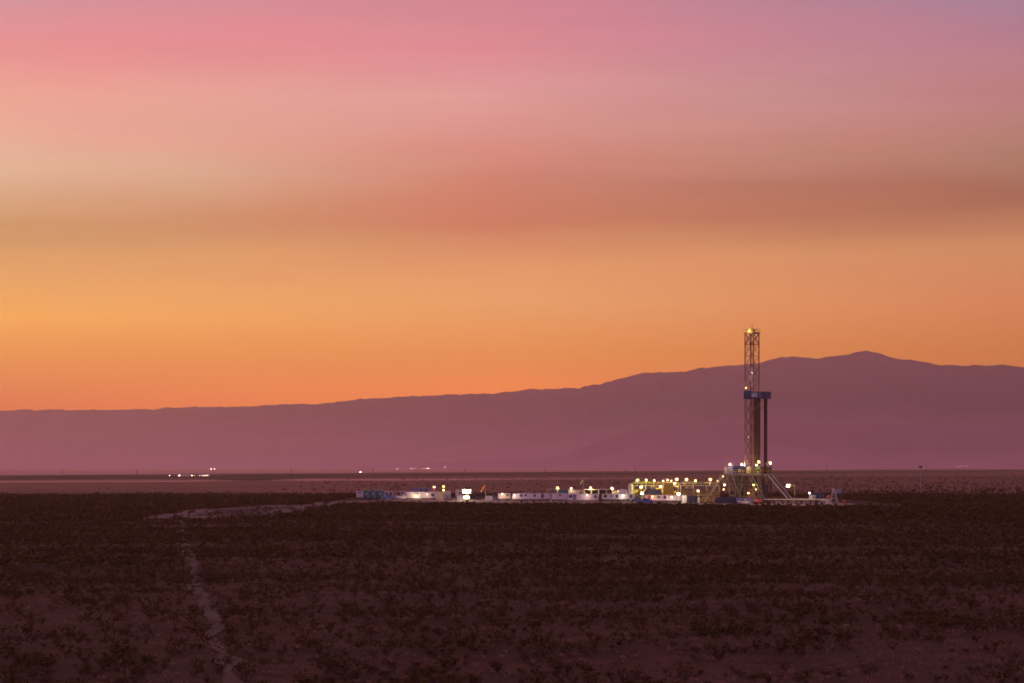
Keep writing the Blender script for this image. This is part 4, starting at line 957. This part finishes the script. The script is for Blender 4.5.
for u, v, py, rr, kd in RL: flood(rig, (u, v, RZ(py)), rr, kd, 'floodlight', (u, v+1.0, RZ(py)+(-.6 if py < 470 else .9)))
# drill pipe stands racked in the board
pm = MB().tube((0,0,0), (0,0,27.2), .088, 8)
for z in (0.0, 9.0, 18.1, 26.7): pm.tube((0,0,z), (0,0,z+.5), .115, 8)
def rw(u, v): return (RX+u*cos(PSI)-v*sin(PSI), RY+u*sin(PSI)+v*cos(PSI))
first_pipe = None
for i in range(-3, 8):
    for j in range(9):
        if j > 1 and i < 6: continue
        X, Yy = rw(2.05+.185*i, -1.5+.18*j)
        if first_pipe is None:
            o = first_pipe = pm.build('drill_pipe_stand', M['pipe'])
        else: o = first_pipe.copy(); COL.objects.link(o)
        o.location = (X, Yy, PAD_Z+FL+.01+.35*random.random()); o.rotation_euler = (0,0,i)
        tag(o, 'brown steel drill pipe stand in the thick bundle racked beside the mast', 'drill pipe', 'drill pipe stands racked beside the mast')
cm = MB().tube((0,0,0), (0,0,27.0), .11, 8)
for z in (0.0, 9.0, 18.0): cm.tube((0,0,z), (0,0,z+.7), .125, 8)
fc = None
for i in range(4):
    for j in range(3):
        if 0 < i < 3 and j == 1: continue
        X, Yy = rw(4.95+.27*i, -.1+.27*j)
        if fc is None: o = fc = cm.build('drill_collar', M['collar'])
        else: o = fc.copy(); COL.objects.link(o)
        o.location = (X, Yy, PAD_Z+FL+.01+.3*random.random())
        tag(o, 'dark reddish drill collar in the slim bundle standing apart right of the mast', 'drill collar', 'drill collars racked apart from the mast')
# wellhead stack
bop = empty('blowout_preventer', (RX, RY, PAD_Z), PSI, 'orange-brown blowout preventer stack under the rig floor', 'well equipment')
MB().tube((0,0,0), (0,0,.5), .9, 16).tube((0,0,.5), (0,0,4.6), .45, 14).tube((0,0,5.2), (0,0,6.4), .4, 14, .6).build('spool', M['rust'], bop)
for z in (1.2, 2.5): MB().box(-1.6, 1.6, -.5, .5, z, z+.9).build('ram', M['orange'], bop)
MB().tube((0,0,3.7), (0,0,5.2), .85, 18).build('annular', M['orange'], bop)
# catwalk, pipe racks
cx, cy = rw(22.2, .6)
cw = empty('catwalk', (cx, cy, PAD_Z), PSI, 'long pale lit catwalk running right from the foot of the rig ramp', 'catwalk')
MB().box(-7.4, 7.6, -1.3, 1.3, 1.45, 1.65).build('deck', M['cream'], cw)
b = MB().box(-7.4, 7.6, -1.36, -1.303, 1.2, 1.62)
for u in (-7, -4, -1, 2, 5, 7.3): b.box(u-.15, u+.15, -1.25, 1.25, 0, 1.448)
b.build('frame', M['cream'], cw)
w_ = MB().tube((1.4,-.8,2.3), (1.4,.8,2.3), .5, 14).box(.7, 2.1, -.95, -.8, 1.652, 2.9).box(.7, 2.1, .8, .95, 1.652, 2.9); w_.build('winch', M['pale'], cw)
def pipe_rack(label, u0, u1, v):
    X, Yy = rw((u0+u1)/2, v); e = empty('pipe_rack', (X, Yy, PAD_Z), PSI, label, 'pipe rack', 'pipe racks beside the catwalk'); L = (u1-u0)/2
    for x in (-L*.6, L*.6):
        MB().box(x-.2, x+.2, -2.2, 2.2, 1.0, 1.25).prism([(x-.45,0),(x-.15,1.0),(x+.15,1.0),(x+.45,0)], -1.9, -1.6).prism([(x-.45,0),(x-.15,1.0),(x+.15,1.0),(x+.45,0)], 1.6, 1.9).build('trestle', M['navy'], e)
    return e, L, X, Yy
for lab, u0, u1, v in (('pipe rack nearer the rig with pale pipes lying on it', 8.2, 17.5, -3.6), ('pipe rack farther from the rig with pale pipes lying on it', 19, 28.6, -3.6)):
    e, L, X, Yy = pipe_rack(lab, u0, u1, v)
    src = None
    for i in range(10):
        if src is None: o = src = MB().tube((-L,0,0), (L,0,0), .12, 8).tube((L-.4,0,0), (L,0,0), .15, 8).build('lying_pipe', M['cream' if u0 < 10 else 'galv'])
        else: o = src.copy(); COL.objects.link(o)
        d = -2.0+.42*i; o.location = (X-d*sin(PSI), Yy+d*cos(PSI), PAD_Z+1.25+.15); o.rotation_euler = (0,0,PSI)
        tag(o, 'pale steel pipe lying on the pipe rack '+('nearer to' if u0 < 10 else 'farther from')+' the rig', 'pipe', 'pipes lying on the rack '+('near' if u0 < 10 else 'far from')+' the rig')
light_pole(788.2, 486.1, 905, 'light pole with a long side arm standing by the catwalk', 'mast', .56, arm=2.2)
light_pole(809.6, 493.1, 944, 'short light pole with a small white lamp beside the dark navy container', 'wht', .36)
container('shipping_container', 'dark navy container behind the far end of the catwalk', 811, 825.4, 493.0, 950, 3, 'navy', group=None)
windsock('small orange windsock near the white A-frame', 829.4, 495.2, 920, 'orange', -1, L=1.1, droop=.9)
def a_frame():
    Y = 908; h = AZ(489.2, Y)-PAD_Z; e = empty('a_frame_hoist', (AX(834.6, Y), Y, PAD_Z), R(15), 'white four-legged A-frame hoist near the right edge of the pad', 'hoist')
    for sx in (-1, 1):
        for sy in (0, 1): MB().bar((sx*1.35, sy*1.6, 0), (sx*.15, .8+(sy-.5)*.5, h), .13).build('leg', M['pale'], e)
    MB().bar((-.8,0,h*.42), (.8,0,h*.42), .1).bar((-.8,1.6,h*.42), (.8,1.6,h*.42), .1).build('crossbar', M['white'], e)
    MB().box(-.35, .35, .4, 1.2, h-.1, h+.15).build('head', M['pale'], e); MB().tube((0,.8,1.4), (0,.8,h-.1), .04, 6).build('chain', M['dark'], e)
a_frame()
def diesel_tank():
    Y = 926; e = empty('fuel_tank', (AX(839.4, Y), Y, PAD_Z), 0, 'pale blue fuel tank raised on dark legs behind the white A-frame', 'tank'); h = AZ(489.2, Y)-PAD_Z
    MB().tube((-.85,.7,h-.85), (.85,.7,h-.85), .8, 18).build('shell', M['steelblue'], e)
    for x in (-.7, .7):
        for y in (.2, 1.2): MB().bar((x*1.3,y,0), (x*.8,y,h-1.2), .14).build('leg', M['dark'], e)
    MB().tube((.6,.1,.3), (.6,.1,h-1.4), .05, 6).build('hose', M['black'], e)
diesel_tank()
drum('small red drum at the right-hand end of the pad', 844.2, 922, 'red', 1.1, .45)
drum('rusty orange drum between the navy container and the white A-frame', 826.4, 934, 'orange', 1.2, .5)

# ---------------------------------------------------------------- far plain
def utility_pole(px, ytop, Y, arm=True):
    h = AZ(ytop, Y)-ground_z(AX(px, Y), Y); e = empty('utility_pole', (AX(px, Y), Y, ground_z(AX(px, Y), Y)), random.uniform(-.4, .4), 'thin dark utility pole far out on the plain', 'utility pole', 'utility poles strung across the far plain')
    MB().tube((0,0,0), (0,0,h), .6, 8, .45).build('pole', M['pole'], e)
    if arm: MB().box(-1.3, 1.3, -.1, .1, h-1.1, h-.8).build('crossarm', M['pole'], e)
for px, yt, Y in ((62.3,470.0,5000), (136.8,469.6,5000), (291.3,468.4,5200), (240,470,5600), (373,467.6,5600), (465,468.2,5600), (545.4,467.8,5600), (626,468,6200), (635.2,466.2,6200), (826.4,464.6,6200), (926.4,464.4,6800)):
    utility_pole(px, yt, Y)
tp = empty('beacon_post', (AX(920.6, 1290), 1290, ground_z(AX(920.6, 1290), 1290)), 0, 'lone tall pale post with a dark box head, out right of the pad', 'post')
hh = AZ(465.6, 1290); MB().tube((0,0,-.3), (0,0,hh-1.0), .13, 8, .09).build('post', M['galv'], tp); MB().box(-.75, .75, -.3, .3, hh-1.0, hh).build('head', M['dark'], tp)
def far_lamp(px, py, Y, r, grp, label, kind='far', surf=None):
    r *= .52
    x = AX(px, Y); z0 = surf(x, Y) if surf else ground_z(x, Y); h = AZ(py, Y)-z0
    e = empty('distant_lamp', (x, Y, z0), 0, label, 'lamp post', grp)
    MB().tube((0,0,-.5), (0,0,max(h, .8)), r*.22, 6).build('pole', M['galv'], e)
    MB().box(-r*1.1, r*1.1, r*.4, r*1.2, h-r*.3, h+r*1.1).build('hood', M['grey'], e); lens(e, (0,0,h), r, kind)
far_lamp(179.4, 475.4, 3600, 1.0, None, 'brightest distant lamp in the far left row of lights on the plain')
for px, r in ((169.4,.8),(191.8,.9),(194.8,.4),(203.2,.6),(205.6,.7),(207.4,.6),(216.8,.35),(199.5,.3)): far_lamp(px, 475.5, 3600, r*.8, 'row of distant lights far left on the plain', 'small distant lamp in the far left row of lights on the plain')
for px in (211.2, 214.4): far_lamp(px, 469.0, 3600, .6, 'pair of distant lights above the far left row', 'one of two distant lamps raised above the far left row')
for px, w, n in ((183, 16, 1), (204, 14, 1)):
    Y = 3620; e = empty('distant_cabin', (AX(px, Y), Y, ground_z(AX(px, Y), Y)), 0, 'low pale cabin among the far left lights, '+('near the brightest lamp' if px < 190 else 'below the raised pair of lamps'), 'cabin')
    MB().box(-w/2, w/2, 0, 4, 0, 3).build('wall', M['pale'], e); MB().prism([(-w/2-.3,3.002),(0,3.9),(w/2+.3,3.002)], -.3, 4.3).build('roof', M['grey'], e)
far_lamp(360.4, 472.0, 6600, 2.1, None, 'single distant lamp on the plain above the teal tanks')
for px, r in ((397.4,1.1),(394.8,.5),(411,.7),(413.6,.6),(415.4,.5),(422.4,.5),(424.6,.5),(427.4,1.0),(429,1.1)): far_lamp(px, 468.5, 7600, r, 'line of distant lights beyond the long blank trailer', 'tiny distant lamp in the line of lights above the long blank trailer')
far_lamp(444.8, 467.1, 7600, .8, None, 'single faint distant lamp right of that line of lights, above the lorry')
for px, py, r in ((957.8,466.6,.8),(960.4,466.4,.9),(963.6,465.2,.7),(966.4,466.6,.8)): far_lamp(px, py, 7000, r*.55, 'cluster of distant lights far right', 'tiny distant lamp in the small cluster at the far right')
far_lamp(827.0, 471.2, 5200, .32, None, 'tiny distant lamp at the foot of a utility pole right of the rig')
far_lamp(781, 471.6, 5200, .25, None, 'tiny distant lamp on the plain just right of the rig floor')
def hill(x, y): return mount_h(x, y)
for px, r in ((578,.9),(583,.8),(587.4,.9)):
    Y = YR-3300
    while Y < YR and AZ(449.2, Y) > mount_h(AX(px, Y), Y): Y += 20
    far_lamp(px, 448.8, Y, r, 'faint lights on the mountain slope', 'faint distant lamp partway up the mountain slope', surf=mount_h)

# ---------------------------------------------------------------- camera and render settings
cam = bpy.data.cameras.new('camera'); cam.sensor_width = 36.0; cam.lens = F*36.0/1024.0; cam.clip_start = .5; cam.clip_end = 120000.0
cam.shift_y = (HZ - 341.5)/1024.0
co = bpy.data.objects.new('camera', cam); COL.objects.link(co); co.location = (0,0,CZ); co.rotation_euler = (R(90),0,0); S.camera = co
S.view_settings.view_transform = 'Standard'; S.view_settings.look = 'None'; S.view_settings.exposure = 0; S.view_settings.gamma = 1; S.view_settings.use_curve_mapping = False
S.render.engine = 'CYCLES'; S.cycles.use_denoising = True
try: S.cycles.denoiser = 'OPENIMAGEDENOISE'; S.cycles.denoising_input_passes = 'RGB_ALBEDO_NORMAL'
except Exception: pass
S.cycles.use_adaptive_sampling = False; S.cycles.max_bounces = 6; S.cycles.diffuse_bounces = 3; S.cycles.volume_bounces = 1; S.cycles.caustics_reflective = False; S.cycles.caustics_refractive = False
S.cycles.sample_clamp_indirect = 4.0; S.cycles.filter_width = 1.7; S.cycles.use_light_tree = True
